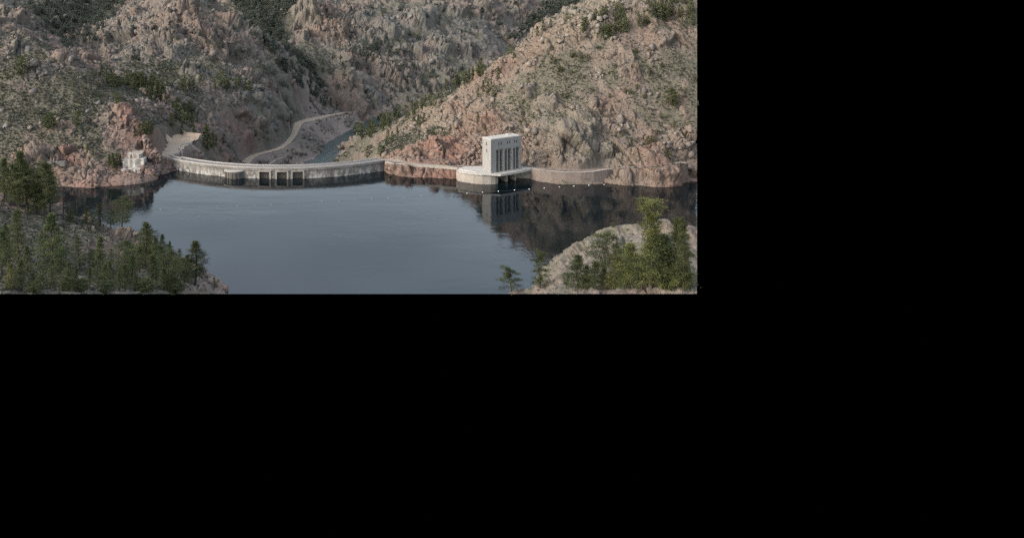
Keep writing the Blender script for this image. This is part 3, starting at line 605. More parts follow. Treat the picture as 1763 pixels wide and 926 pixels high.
def arc_rings(t0, t1, prof, n):
    out = []
    for t in np.linspace(t0, t1, n):
        c, s_ = math.cos(t), math.sin(t)
        out.append([(DC.x + (DR - o) * c, DC.y + (DR - o) * s_, z) for o, z in prof])
    return out
dam = thing('arch_dam', (DC.x + DR * math.cos((a0 + a1) / 2), DC.y + DR * math.sin((a0 + a1) / 2), 0), 'curved grey concrete arch dam holding back the reservoir, its upstream face streaked white', 'dam')
BAYS = [(444.5, 466), (474.5, 496), (501.5, 523.5)]
w = MB(); ts = [a0]
for l, r in BAYS: ts += [arc_at(l, True), arc_at(r, True)]
ts.append(a1)
full = [(0, -58), (0, 5.8), (8, 5.8), (11, 0), (28, -58)]; thin = [(3.6, -58), (3.6, 5.8), (8, 5.8), (11, 0), (28, -58)]
for i, (u, v_) in enumerate(zip(ts[:-1], ts[1:])):
    w.sweep(arc_rings(u, v_, full if i % 2 == 0 else thin, 40 if i in (0, 6) else 5))
w.build('wall', M['dam'], dam)
MB().sweep(arc_rings(a0, a1, [(-.35, 5.8), (-.35, 7.4), (8.3, 7.4), (8.3, 5.8)], 90)).build('crest_beam', M['dam'], dam)
MB().sweep(arc_rings(a0, a1, [(.55, 7.405), (.55, 7.46), (7.5, 7.46), (7.5, 7.405)], 90)).build('roadway', M['road'], dam)
MB().sweep(arc_rings(a0, a1 - .0, [(-.2, 7.403), (-.2, 8.2), (.35, 8.2), (.35, 7.403)], 90)).build('parapet', M['pale'], dam)
MB().sweep(arc_rings(a0 + .09, a1 - .01, [(7.65, 7.403), (7.65, 8.2), (8.2, 8.2), (8.2, 7.403)], 90)).build('parapet', M['pale'], dam)
for l, r in BAYS:
    tl, tr = arc_at(l, True), arc_at(r, True); e = .95 / DR
    fr_ = MB().sweep(arc_rings(tl - e * .2, tl + e, [(-.7, -3), (-.7, 5.0), (.02, 5.0), (.02, -3)], 2)).sweep(arc_rings(tr - e, tr + e * .2, [(-.7, -3), (-.7, 5.0), (.02, 5.0), (.02, -3)], 2))
    fr_.sweep(arc_rings(tl - e * .2, tr + e * .2, [(-.75, 5.002), (-.75, 5.75), (-.003, 5.75), (-.003, 5.002)], 4)).build('gate_frame', M['abut'], dam)
    gt = MB().sweep(arc_rings(tl + e, tr - e, [(1.4, -3), (1.4, 4.6), (1.9, 4.6), (1.9, -3)], 3))
    for k in range(5):
        u = tl + e + (tr - tl - 2 * e) * (k + .5) / 5; gt.sweep(arc_rings(u - .12 / DR, u + .12 / DR, [(1.1, -3), (1.1, 4.65), (1.4, 4.65), (1.4, -3)], 2))
    gt.build('gate', M['dark'], dam)
# half-round trash rack in front of the dam
tm = arc_at(403, True); rc = Vector((DC.x + (DR - .6) * math.cos(tm), DC.y + (DR - .6) * math.sin(tm)))
def half(r, n=15, k=.72):
    out = []
    for i in range(n):
        b = -math.pi / 2 + math.pi * i / (n - 1); o_ = Vector((math.cos(tm), math.sin(tm))); q = Vector((-o_.y, o_.x))
        p = rc + q * (r * math.sin(b)) + o_ * (r * k * math.cos(b)); out.append((p.x, p.y))
    return out
MB().poly_prism(half(7.6), 4.7, 5.5).build('intake_slab', M['pale'], dam)
rack = MB().poly_prism(half(6.7), -3, 4.7).build('intake_screen', M['dark'], dam)
for p in half(7.0, 9): rb = MB().poly_prism([(p[0] - .16, p[1] - .16), (p[0] + .16, p[1] - .16), (p[0] + .16, p[1] + .16), (p[0] - .16, p[1] + .16)], -3, 4.7).build('post', M['bay'], dam)

# ------------------------------------------------------------------ intake tower
TA = Vector(at_z(845.2, 298.6, 7.3)[:2]); TB = Vector(at_z(897.4, 290.2, 7.3)[:2]); e1 = (TB - TA); TW = e1.length; e1.normalize(); e2 = Vector((-e1.y, e1.x))
TF = lambda s, t: tuple(TA + e1 * s + e2 * t)
dtop = at_z(845.2, 298.6, 7.3)[1]; _, s_t = ray(846.7, 239.6); TZ = CAMZ + float(s_t) * dtop
tower = thing('intake_tower', (TA.x, TA.y, 7.3), 'tall pale concrete intake tower with three deep slots, standing on a deck at the water', 'tower')
Z0 = 7.3; HT = TZ - Z0; ZL = TZ - HT * .325; TDP = 9.2
bays = [(.175, .405), (.455, .675), (.735, .94)]
body = MB(); edges = [0] + [q for b in bays for q in b] + [1]
for i in range(0, len(edges), 2): body.box(TF, edges[i] * TW, edges[i + 1] * TW, 0, TDP, Z0, ZL)
for l, r in bays: body.box(TF, l * TW, r * TW, 7.2, TDP - .003, Z0, ZL)
body.box(TF, 0, TW, 0, TDP, ZL, TZ - .9); body.build('body', M['tower'], tower)
MB().box(TF, -.12, TW + .12, -.12, TDP + .12, TZ - .9, TZ - .35).box(TF, .35, TW - .35, .35, TDP - .35, TZ - .35, TZ - .1).build('roof', M['deck'], tower)
MB().box(TF, TW * .72, TW * .84, 5.5, 8.2, TZ - .1, TZ + .3).build('roof_hatch', M['deck'], tower)
for l, r in bays:
    mid_ = (l + r) / 2 * TW; wd_ = (r - l) * TW
    MB().box(TF, mid_ - wd_ * .08, mid_ + wd_ * .08, .8, 2.98, Z0 + .01, ZL - .8).build('fin', M['tower'], tower)
    MB().box(TF, l * TW + .05, mid_ - wd_ * .10 - .02, 3.0, 3.4, Z0 + .01, ZL - .4).box(TF, mid_ + wd_ * .10 + .02, r * TW - .05, 3.0, 3.4, Z0 + .01, ZL - .4).build('slot_shade_panel', M['dark'], tower)  # added dark panels: the shade of the slots is put into their colour
    MB().box(TF, l * TW + .02, r * TW - .02, .5, 1.1, ZL - 1.0, ZL - .01).build('slot_lintel', M['tower'], tower)
wz = lambda f: TZ - HT * f
for f in (.255, .335, .535, .605, .775, .845):
    MB().box(TF, f * TW - .36, f * TW + .36, -.03, .3, wz(.205), wz(.13)).build('window', M['black'], tower)
for f0, f1 in ((.13, .215), (.33, .415)):
    MB().box(TF, -.03, .3, TDP * .5 - .4, TDP * .5 + .4, wz(f1), wz(f0)).build('window', M['black'], tower)
# the deck it stands on
WL = [(788, 311.5), (800, 314), (815, 316.3), (830, 317.6), (845, 317.8), (853, 317.2), (857.5, 316)]
wl = [Vector(at_z(px, py, 0)[:2]) for px, py in WL]
deck = thing('tower_deck', (*wl[4], 0), 'pale concrete deck with rounded end and piers under the intake tower', 'platform')
front = [Vector(at_z(px, py, 7.2)[:2]) for px, py in ((862, 301.6), (880, 298.8), (900, 295.2), (917, 291.4))]
back = [Vector(at_z(px, py, 7.2)[:2]) for px, py in ((916, 286), (840, 286), (790, 286.5))]
MB().poly_prism([tuple(p) for p in wl] + [tuple(wl[-1] + e2 * 11), tuple(wl[3] + e2 * 15), tuple(wl[0] + Vector((0, 9)))], -4, 6.3).build('abutment', M['abut'], deck)
MB().poly_prism([tuple(wl[0] + Vector((0, -.3)))] + [tuple(p + Vector((-.5, -.6))) for p in wl[1:4]] + [tuple(wl[4] + Vector((0, -.8)))] + [tuple(p) for p in front + back], 6.3, 7.25).build('slab', M['deck'], deck, .08)
for px, py in ((873, 312.6), (887.5, 310.2)):
    p = Vector(at_z(px, py, 0)[:2])
    MB().poly_prism([tuple(p - e1 * .6), tuple(p + e1 * .6), tuple(p + e1 * .6 + e2 * 9), tuple(p - e1 * .6 + e2 * 9)], -4, 6.3).build('pier', M['abut'], deck)
p0 = Vector(at_z(890, 309.5, 0)[:2]); p1 = Vector(at_z(918, 307.5, 0)[:2])
MB().poly_prism([tuple(p0 + e2 * 6), tuple(p1), tuple(p1 + Vector((3, 8))), tuple(p0 + e2 * 14)], -4, 6.3).build('abutment', M['abut'], deck)
MB().poly_prism([tuple(wl[-1] + e2 * 8.2), tuple(p0 + e2 * 8.2), tuple(p0 + e2 * 9.2), tuple(wl[-1] + e2 * 9.2)], -4, 6.29).build('back_wall', M['bay'], deck)
MB().poly_prism([tuple(q) for q in front] + [tuple(q + e2 * .3) for q in reversed(front)], 7.25, 7.85).build('kerb', M['deck'], deck)

# ------------------------------------------------------------------ walls along the shore and the left road
def wall(name, pts, z0, z1, th, mat, label, cat='wall', group=None, cope=None):
    P = [Vector(p[:2]) for p in pts]; L_ = []; R_ = []
    for i, p in enumerate(P):
        d = (P[min(i + 1, len(P) - 1)] - P[max(i - 1, 0)]).normalized(); n_ = Vector((-d.y, d.x)); L_.append(p + n_ * th / 2); R_.append(p - n_ * th / 2)
    m = MB(); z0 = z0 if hasattr(z0, '__len__') else [z0] * len(P); z1 = z1 if hasattr(z1, '__len__') else [z1] * len(P)
    m.sweep([[(l.x, l.y, a), (l.x, l.y, b), (r.x, r.y, b), (r.x, r.y, a)] for l, r, a, b in zip(L_, R_, z0, z1)])
    o = tag(thing(name, (P[0].x, P[0].y, z0[0]), label, cat, group), kind='thing')
    m.build('masonry', mat, o)
    if cope:
        c = MB(); c.sweep([[(l.x + (l - r).x * .15, l.y + (l - r).y * .15, b + .01), (l.x + (l - r).x * .15, l.y + (l - r).y * .15, b + .3), (r.x - (l - r).x * .15, r.y - (l - r).y * .15, b + .3), (r.x - (l - r).x * .15, r.y - (l - r).y * .15, b + .01)] for l, r, b in zip(L_, R_, z1)])
        c.build('coping', cope, o)
    return o
def zrow(px, py, d): return CAMZ + float(ray(px, py)[1]) * d
rw = [(916, 309.5, 290.8), (930, 313, 293.3), (950, 315.2, 295.6), (975, 316.6, 297.4), (1000, 317.2, 297.8), (1022, 316.5, 296.2), (1045, 314, 292.6), (1070, 308, 291)]
pts = [at_z(px, b, 0) for px, b, t_ in rw]
wall('retaining_wall', [(p[0], p[1] + 1) for p in pts], -3, [zrow(px, t_, p[1]) for (px, b, t_), p in zip(rw, pts)], 1.6, M['stone'], 'long brown masonry retaining wall curving along the water beside the intake tower', cope=M['abut'])
pr = [(664, 279.5), (676, 282.5), (700, 283.6), (730, 285.2), (760, 287.2), (788, 289.8)]
wall('parapet_wall', [at_z(px, py, CREST) for px, py in pr], 6.1, 8.1, .7, M['abut'], 'low pale parapet wall along the pink rock between dam and tower')
pe = [(789, 291), (805, 293.5), (822, 296.5)]
wall('parapet_wall', [at_z(px, py, 7.9) for px, py in pe], 7.26, 8.1, .4, M['deck'], 'short kerb wall on the rounded end of the deck left of the intake tower')
wall('parapet_wall', [at_z(px, py, CREST) for px, py in ((313, 236.5), (320, 235.8), (325, 237.3), (328.6, 240), (330, 243.5), (330.3, 247))], -6, 8.8, .7, M['pale'], 'white parapet wall bending round the outer edge of the dirt turning place')
wall('parapet_wall', [at_z(px, py, CREST) for px, py in ((330, 247.6), (322, 249), (312, 250.6), (309, 253.5), (308.6, 257), (311, 260.5), (314, 264))], -6, 8.6, .7, M['pale'], 'white parapet wall hooking along the inner edge of the dirt turning place')
wall('parapet_wall', [at_z(px, py, CREST) for px, py in ((309, 265), (300, 266.3), (291.5, 268.2), (296, 270.4), (303, 272.2), (312, 273.8))], 1, 8.5, .6, M['pale'], 'sharply bent low white parapet where the dirt road meets the dam')
wall('retaining_wall', [at_z(*q) for q in ((331, 247.5, 8), (341, 256, 2), (350.5, 264.5, -3))], [-9, -14, -18], [7.2, 2.0, -2.8], .9, M['abut'], 'sloping concrete wing wall running down from the turning place')
wall('retaining_wall', [at_z(*q) for q in ((351, 264.8, -3), (343, 268.6, -3), (334, 273, -3))], -18, -2.4, .9, M['abut'], 'short concrete wall at the foot of the sloping wing wall')
wall('retaining_wall', [at_z(*q) for q in ((462, 285, -46), (474, 276, -46), (485, 272, -47))], [-60, -60, -60], [-45.4, -45.6, -47], 1.2, M['abut'], 'grey concrete training wall beside the dirt road below the dam')
# ruin of the old works on the headland
ha, hd = hit([212, 226, 240], [284, 286, 284], GRID); rd = float(hd.min()) - 4.5; print('ruin', hd)
def RF(s, t): a, _ = ray(207, 275); return (float(a * rd) + s, rd + t)
ruin = thing('concrete_ruin', (*RF(8, 0), 2), 'whitewashed stepped concrete footing crumbling on the red rock headland left of the dam', 'ruin')
def rough_block(s0, s1, t0, t1, z0, z1, seed):
    r = random.Random(seed); n = 9; top = []; pts_ = []
    for k in range(n): pts_.append(RF(s0 + (s1 - s0) * k / (n - 1) + r.uniform(-.4, .4), t0 + r.uniform(-.7, .7)))
    pts_ += [RF(s1 + r.uniform(-.5, .5), t1), RF(s0, t1)]
    return MB().poly_prism(pts_, z0, [z1 + r.uniform(-.7, .7) for _ in pts_])
rough_block(1.5, 15, -3, 9, -1, 6.5, 1).build('lower_tier', M['grout'], ruin)
rough_block(.5, 16, 2.0, 14, 1, 12.2, 2).build('middle_tier', M['grout'], ruin)
rough_block(3, 13, 6.0, 18, 6, 15, 3).build('upper_tier', M['abut'], ruin)
sa, sdd = hit([97], [282], GRID); sx_, sy_ = float(sa[0] * sdd[0]), float(sdd[0]); sz_ = float(ground([sx_], [sy_])[0])
o = thing('footing_block', (sx_, sy_, sz_), 'low grey concrete footing on the red slope above the left inlet', 'footing')
MB().poly_prism([(sx_ - 7, sy_ - 1), (sx_ + 6.5, sy_ - 1.4), (sx_ + 6.5, sy_ + 1.5), (sx_ - 7, sy_ + 1.6)], sz_ - 2, sz_ + 1.3).build('block', M['bay'], o)
# ------------------------------------------------------------------ trees
def tri_tube(V, F, p, q, r0, r1, k=5):
    p = np.array(p, float); q = np.array(q, float); d = q - p; d /= np.linalg.norm(d) + 1e-9
    u = np.cross(d, [0, 0, 1.0] if abs(d[2]) < .9 else [1.0, 0, 0]); u /= np.linalg.norm(u); w = np.cross(d, u); b = len(V)
    for c, r in ((p, r0), (q, r1)):
        for i in range(k): V.append(c + (u * math.cos(2 * math.pi * i / k) + w * math.sin(2 * math.pi * i / k)) * r)
    for i in range(k): F.append((b + i, b + (i + 1) % k, b + k + (i + 1) % k, b + k + i))
def blades(R, centres, rad, n, ln, wd, up=.35):
    """n small needle triangles round every centre"""
    c = np.repeat(np.asarray(centres), n, 0); N = len(c)
    d = R.normal(size=(N, 3)); d[:, 2] = d[:, 2] * .7 + up; d /= np.linalg.norm(d, axis=1)[:, None]
    s = R.normal(size=(N, 3)); s -= (s * d).sum(1)[:, None] * d; s /= np.linalg.norm(s, axis=1)[:, None] + 1e-9
    rr = np.repeat(np.asarray(rad), n)[:, None] if hasattr(rad, '__len__') else rad
    o = c + d * rr * R.uniform(.05, .75, (N, 1)) + R.normal(size=(N, 3)) * np.array([.32, .32, .09]) * rr
    L_ = ln * R.uniform(.7, 1.25, (N, 1)); Wd = wd * R.uniform(.7, 1.2, (N, 1))
    v = np.stack([o - s * Wd, o + s * Wd, o + d * L_], 1).reshape(-1, 3)
    return v, np.arange(3 * N).reshape(-1, 3)
PROF = dict(
    cone=lambda t: (1 - t) ** .75 * .95 + .08,
    round=lambda t: (max(0, 1 - (2 * t - .95) ** 2) ** .5) * .95 + .1,
    plume=lambda t: (.55 + .45 * math.sin(math.pi * min(1, t * 1.25))) * (1 - t) ** .45 + .06,
    flag=lambda t: (.62 + .3 * math.sin(9 * t)) * (1.0 - .35 * t if t < .74 else .12 if t < .84 else .62),
    pads=lambda t: (.95 if (t * 3.2) % 1 < .5 else .15) * (1 - .45 * t))
def pine(seed, h, r, base, prof, nb, nc, nbl, ln, wd, lean=0., limb=True):
    """trunk and crown arrays of one pine: whorls of limbs that end in needle clumps"""
    R = np.random.default_rng(seed); f = PROF[prof]
    TV, TFc = [], []; segs = 7; ph = R.uniform(0, 6.28)
    ax = lambda t: np.array([lean * h * t * t * math.cos(ph) + .012 * h * math.sin(5 * t + ph), lean * h * t * t * math.sin(ph) + .012 * h * math.cos(4 * t + ph), h * t])
    r0 = h * .017 + .03
    for k in range(segs): tri_tube(TV, TFc, ax(k / segs) - (np.array([0, 0, .6]) if k == 0 else 0), ax((k + 1) / segs), r0 * (1 - k / segs * .88), r0 * (1 - (k + 1) / segs * .88), 6)
    cs, rd, tn = [], [], []
    for i in range(nb):
        t = base + (1 - base) * ((i + R.uniform(.1, .9)) / nb) ** 1.0
        u = (t - base) / (1 - base); L_ = r * f(u) * R.uniform(.55, 1.15)
        if L_ < .15 * r and R.random() < .5 and prof == 'pads': continue
        a = i * 2.4 + R.uniform(-.5, .5); rise = R.uniform(-.12, .3) + .45 * u - .12
        p0 = ax(t); dr = np.array([math.cos(a), math.sin(a), rise]); tip = p0 + dr * L_
        if limb: tri_tube(TV, TFc, p0, p0 + dr * L_ * .9, r0 * .22 * (1.1 - u * .6), .015, 3)
        tone = R.uniform(0, 1)
        for k in range(nc):
            q = (k + R.uniform(.2, 1)) / nc; q = .3 + .7 * q
            c = p0 + dr * L_ * q + np.array([0, 0, -.10 * L_ * q * q + .08 * L_ * R.uniform(-1, 1.2)]) + np.cross(dr, [0, 0, 1]) * L_ * .22 * R.uniform(-1, 1) * q
            cs.append(c); rd.append(r * R.uniform(.16, .27) * (1.05 - .35 * u)); tn.append(np.clip(tone + R.uniform(-.3, .3), 0, 1))
    cs.append(ax(1.0)); rd.append(r * .14); tn.append(.6)
    v, fc = blades(R, cs, rd, nbl, ln, wd)
    return np.array(TV), np.array(TFc), v, fc, np.repeat(np.array(tn), nbl * 3)
def mesh_only(name, V, F, mats, attrs=None, midx=None):
    o = mesh_np(name, V, F, mats[0], attrs); me = o.data
    for m in mats[1:]: me.materials.append(m)
    if midx is not None: me.polygons.foreach_set('material_index', midx)
    bpy.data.objects.remove(o); return me
NEARP = {}
for key, (sd_, h, r, b, pf, nb, nc, nbl, lean, mt) in dict(
        cone=(1, 15, 2.7, .10, 'cone', 58, 5, 19, .0, 'needle'), cone2=(2, 15, 2.3, .16, 'cone', 50, 5, 19, .02, 'needle'), plume=(3, 15, 2.9, .18, 'plume', 54, 6, 19, .02, 'needle'),
        round=(4, 13, 3.6, .22, 'round', 44, 6, 21, .04, 'needle'), loose=(5, 15, 3.0, .24, 'plume', 34, 5, 18, .05, 'needle'), bush=(6, 5, 1.9, .02, 'round', 44, 5, 12, .0, 'needle'),
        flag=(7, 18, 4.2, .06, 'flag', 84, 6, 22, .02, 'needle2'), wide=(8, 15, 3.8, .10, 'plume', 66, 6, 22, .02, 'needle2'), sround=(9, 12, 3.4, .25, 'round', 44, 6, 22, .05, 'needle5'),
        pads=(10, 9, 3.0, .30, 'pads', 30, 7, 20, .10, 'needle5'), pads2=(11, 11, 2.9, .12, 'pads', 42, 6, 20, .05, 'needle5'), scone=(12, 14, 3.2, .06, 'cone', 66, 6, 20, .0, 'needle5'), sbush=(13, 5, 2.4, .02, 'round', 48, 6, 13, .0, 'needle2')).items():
    tv, tf, v, f, tn = pine(sd_, h, r, b, pf, nb, nc, nbl, .42, .056, lean)
    lo = v.reshape(-1, 3, 3)[:, :, 2].min(1) > .085 * h if mt != 'needle' else np.ones(len(fc_ := f), bool); v = v.reshape(-1, 3, 3)[lo].reshape(-1, 3); tn = tn.reshape(-1, 3)[lo].ravel(); f = np.arange(len(v)).reshape(-1, 3)
    NEARP[key] = (h, mesh_only('trunk', tv, tf, [M['bark']]), mesh_only('crown', v, f, [M[mt]], dict(tone=tn)))
def near_tree(key, px, py, top, label, wide=1.0, group=None, name='pine_tree', cat='pine tree'):
    a, d = hit([px], [py], GRID); x, y = float(a[0] * d[0]), float(d[0]); z = float(ground([x], [y])[0]) - .1
    while z < .6 and py < 504:                    # the foot must stand on land, not on the lake bed
        py += 1; a, d = hit([px], [py], GRID); x, y = float(a[0] * d[0]), float(d[0]); z = float(ground([x], [y])[0]) - .1
    H_, tm_, cm_ = NEARP[key]
    hgt = (CAMZ + float(ray(px, top)[1]) * y) - z
    o = thing(name, (x, y, z), label, cat, group, random.uniform(0, 6.28)); k = hgt / H_; o.scale = (k * wide * 1.5, k * wide * 1.5, k)
    for nm, me in (('trunk', tm_), ('crown', cm_)):
        c = bpy.data.objects.new(nm, me); COL.objects.link(c); c.parent = o
    return o
NT = [  # shape, column, base row, top row, label, width
 ('cone', 30, 451, 363, 'tall slender dark pine standing clear on the grey scrub slope near the left edge'),
 ('plume', 88, 490, 371, 'tallest dark pine of the near left slope, its bare lower trunk showing'),
 ('loose', 136, 467, 410, 'thin airy pine standing right of the tallest pine on the near left slope'),
 ('cone2', 173, 484, 409, 'dark straight pine in front of the pale rock bluff'),
 ('cone2', 154, 497, 460, 'small very dark young pine at the foot of the slope, between two taller trunks'),
 ('plume', 4, 474, 398, 'olive pine cut by the left edge of the photo, beside the tall slender pine'),
 ('wide', 18, 500, 455, 'bright olive bushy pine in the bottom left corner', .9),
 ('cone', 47, 474, 424, 'dark short pine just right of the tall slender pine'),
 ('bush', 112, 500, 478, 'small rounded pine beside the bottom edge, left of the very dark young pine'),
 ('bush', 72, 486, 473, 'tiny yellow green bushy pine beside the trunk of the tallest pine'),
 ('round', 213, 478, 416, 'broad dark pine standing right against the pale rock bluff'),
 ('loose', 190, 462, 428, 'small sparse pine at the left foot of the pale rock bluff'),
 ('plume', 252, 462, 384, 'dark pine rising just right of the pale rock bluff'),
 ('round', 246, 440, 400, 'dense dark pine tucked behind the right side of the rock bluff', .75),
 ('round', 288, 497, 431, 'large broad dark pine low on the slope above the shore'),
 ('plume', 337, 490, 417, 'lone shapely pine nearest the water on the left shore, with layered boughs', 1.2),
 ('cone', 233, 500, 472, 'short bright olive pine at the bottom edge below the rock bluff', 1.3),
 ('plume', 279, 434, 404, 'dark pine on the skyline of the near slope with the lake behind it'),
 ('cone2', 292, 434, 415, 'small ragged pine on the lake side of the slope, below the skyline pine', .8),
 ('pads2', 310, 442, 429, 'tiny dark pine on the pink shore rock'),
 ('loose', 369, 500, 477, 'sparse small tree on the pink beach at the tip of the left shore', .9),
 ('bush', 378, 500, 501, 'low dark bush on the pink beach at the bottom edge'),
 ('round', 316, 500, 445, 'broad pine at the bottom edge left of the lone shapely pine'),
 ('plume', 263, 500, 440, 'dark pine at the bottom edge between the bluff and the large broad pine'),
 ('cone', 205, 500, 462, 'small dark pine at the bottom edge below the rock bluff, darker than its olive neighbour'),
 ('round', 210, 388, 340, 'rounded pine on the brow of the slope with the dark inlet behind it', 1.0),
 ('cone', 172, 388, 351, 'conical pine on the brow of the slope, left of the rounded pine', 1.25),
 ('cone', 148, 385, 356, 'smaller conical pine on the brow, next right of the twin wooden poles', 1.2),
 ('bush', 121, 382, 362, 'leafy low pine between the twin wooden poles', .7),
 ('plume', 35, 357, 262, 'tall green pine at the left on the brow of the near slope'),
 ('round', 47, 363, 288, 'wide green pine in the left grove, just right of the tall one'),
 ('plume', 78, 372, 281, 'tall pine at the right end of the left grove, with a dark trunk'),
 ('loose', 86, 370, 286, 'open crowned pine beside the poles at the right end of the left grove', .8),
 ('plume', 6, 344, 274, 'green pine at the very left edge of the grove'),
 ('round', 18, 350, 285, 'full pine second from the left edge in the grove'),
 ('cone', 63, 368, 302, 'shorter pine in the middle of the left grove', 1.2),
 ('round', 68, 352, 300, 'half hidden rounded pine at the back of the left grove, behind the shorter one'),
 ('round', 52, 344, 296, 'half hidden full pine at the back of the left grove, between two taller crowns'),
 ('cone', 72, 430, 398, 'little dark pine half way up the scrub slope, behind the tallest pine', 1.1),
 ('cone', 10, 440, 385, 'dark pine on the scrub slope close to the left edge, half behind the olive one'),
 ('plume', 228, 492, 440, 'mid height dark pine directly below the rock bluff'),
 ('cone', 57, 500, 470, 'small pine at the bottom edge right of the bright olive bushy one', 1.2),
 ('round', 300, 470, 436, 'dense pine half hidden above the large broad pine near the shore'),
 ('cone2', 130, 500, 462, 'short narrow pine at the bottom edge left of the very dark young pine'),
 ('cone2', 190, 500, 450, 'narrow dark pine at the bottom edge right of the straight pine'),
 ('bush', 60, 503, 484, 'low green bush at the bottom edge between two small pines', 1.5),
 ('bush', 140, 503, 482, 'low green bush at the bottom edge beneath the very dark young pine', 1.5),
 ('bush', 182, 503, 484, 'low bush at the bottom edge under the straight pine', 1.5),
 ('bush', 250, 503, 480, 'low rounded bush at the bottom edge right of the bright olive pine', 1.5),
 ('bush', 300, 503, 480, 'low rounded bush at the bottom edge under the large broad pine', 1.6),
 ('round', 222, 455, 418, 'dark rounded pine against the lower right foot of the rock bluff'),
 ('plume', 240, 470, 425, 'dark feathery pine below the bluff, left of the full dark lakeside pine'),
 ('plume', 300, 490, 448, 'feathery mid green pine in the thick of the shore stand'),
 ('round', 318, 484, 450, 'rounded mid green pine in the shore stand, left of the lone shapely pine'),
 ('plume', 268, 455, 410, 'tall feathery pine in the upper shore stand, just below the skyline'),
 ('round', 290, 455, 422, 'rounded pine in the upper shore stand below the skyline pines'),
 ('plume', 180, 500, 455, 'feathery pine near the bottom edge between two straight dark ones'),
 ('plume', 118, 500, 452, 'feathery mid green pine near the bottom edge right of the tallest pine'),
 ('plume', 215, 500, 455, 'feathery dark pine near the bottom edge, left of the short bright olive one'),
 ('plume', 105, 470, 425, 'dark pine close behind the tallest pine, on its right'),
 ('round', 160, 470, 430, 'bushy dark pine on the mid slope, left of the straight pine'),
 ('round', 270, 480, 425, 'full dark pine on the lake side slope, above the large broad pine'),
 ('cone', 322, 478, 440, 'slim dark pine close left of the lone shapely pine', 1.2),
 ('round', 262, 432, 396, 'rounded dark pine on the lake side skyline, second below the bluff'),
 ('plume', 282, 500, 462, 'dark pine at the bottom edge, in the middle of the shore stand'),
 ('round', 90, 500, 468, 'round dark pine at the bottom edge below the tallest pine'),
 ('round', 168, 500, 474, 'low dark pine at the bottom edge left of the short bright olive one'),
 ('plume', 35, 500, 448, 'dark olive pine at the lower left, between the corner pine and the dark short one'),
 ('round', 84, 352, 300, 'full pine at the right end of the grove, behind the open crowned one'),
 ('plume', 40, 335, 275, 'green pine at the back of the grove, right behind the tall one'),
 ('round', 190, 390, 362, 'low rounded pine between the conical and the rounded pine on the brow'),
 ('round', 160, 388, 366, 'low dark pine filling the gap between the two conical pines on the brow'),
]
for row in NT: near_tree(*row[:5], *(row[5:] or (1.0,)))
NR_ = [
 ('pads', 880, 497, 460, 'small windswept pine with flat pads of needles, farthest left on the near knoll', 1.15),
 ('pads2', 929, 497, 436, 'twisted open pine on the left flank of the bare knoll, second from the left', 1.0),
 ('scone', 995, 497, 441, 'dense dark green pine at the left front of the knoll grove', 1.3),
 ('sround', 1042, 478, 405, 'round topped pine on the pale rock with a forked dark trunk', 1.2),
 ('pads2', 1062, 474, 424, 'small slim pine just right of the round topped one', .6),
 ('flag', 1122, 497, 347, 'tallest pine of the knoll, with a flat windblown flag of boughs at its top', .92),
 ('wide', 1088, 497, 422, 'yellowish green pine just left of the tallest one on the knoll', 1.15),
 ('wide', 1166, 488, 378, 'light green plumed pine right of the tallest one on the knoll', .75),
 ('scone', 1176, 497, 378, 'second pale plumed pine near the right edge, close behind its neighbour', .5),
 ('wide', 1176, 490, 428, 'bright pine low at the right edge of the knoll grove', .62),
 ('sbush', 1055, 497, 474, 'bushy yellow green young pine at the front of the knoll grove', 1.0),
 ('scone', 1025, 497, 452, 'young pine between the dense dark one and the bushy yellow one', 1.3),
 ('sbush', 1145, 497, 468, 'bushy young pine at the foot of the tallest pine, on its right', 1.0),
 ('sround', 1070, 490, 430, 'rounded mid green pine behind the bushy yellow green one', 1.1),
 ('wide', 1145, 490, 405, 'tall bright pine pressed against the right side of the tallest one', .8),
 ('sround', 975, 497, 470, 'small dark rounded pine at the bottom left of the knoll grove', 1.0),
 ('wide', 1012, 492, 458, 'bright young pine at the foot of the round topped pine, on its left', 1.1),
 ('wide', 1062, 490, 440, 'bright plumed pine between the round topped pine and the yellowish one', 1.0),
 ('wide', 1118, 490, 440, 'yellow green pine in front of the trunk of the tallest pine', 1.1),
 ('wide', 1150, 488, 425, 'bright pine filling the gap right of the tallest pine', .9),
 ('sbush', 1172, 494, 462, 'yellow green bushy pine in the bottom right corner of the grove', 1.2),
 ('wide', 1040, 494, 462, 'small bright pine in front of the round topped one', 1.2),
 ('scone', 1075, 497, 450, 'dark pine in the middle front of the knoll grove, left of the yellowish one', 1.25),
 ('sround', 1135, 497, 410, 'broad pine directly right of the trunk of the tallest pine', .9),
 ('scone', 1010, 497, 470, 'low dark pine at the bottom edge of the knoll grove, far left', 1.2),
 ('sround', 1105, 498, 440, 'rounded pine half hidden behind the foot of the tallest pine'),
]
for row in NR_: near_tree(*row[:5], *(row[5:] or (1.0,)))
near_tree('bush', 1055, 391, 383.5, 'tiny lone green bush on the skyline of the bare knoll', 1.0, None, 'shrub', 'shrub')

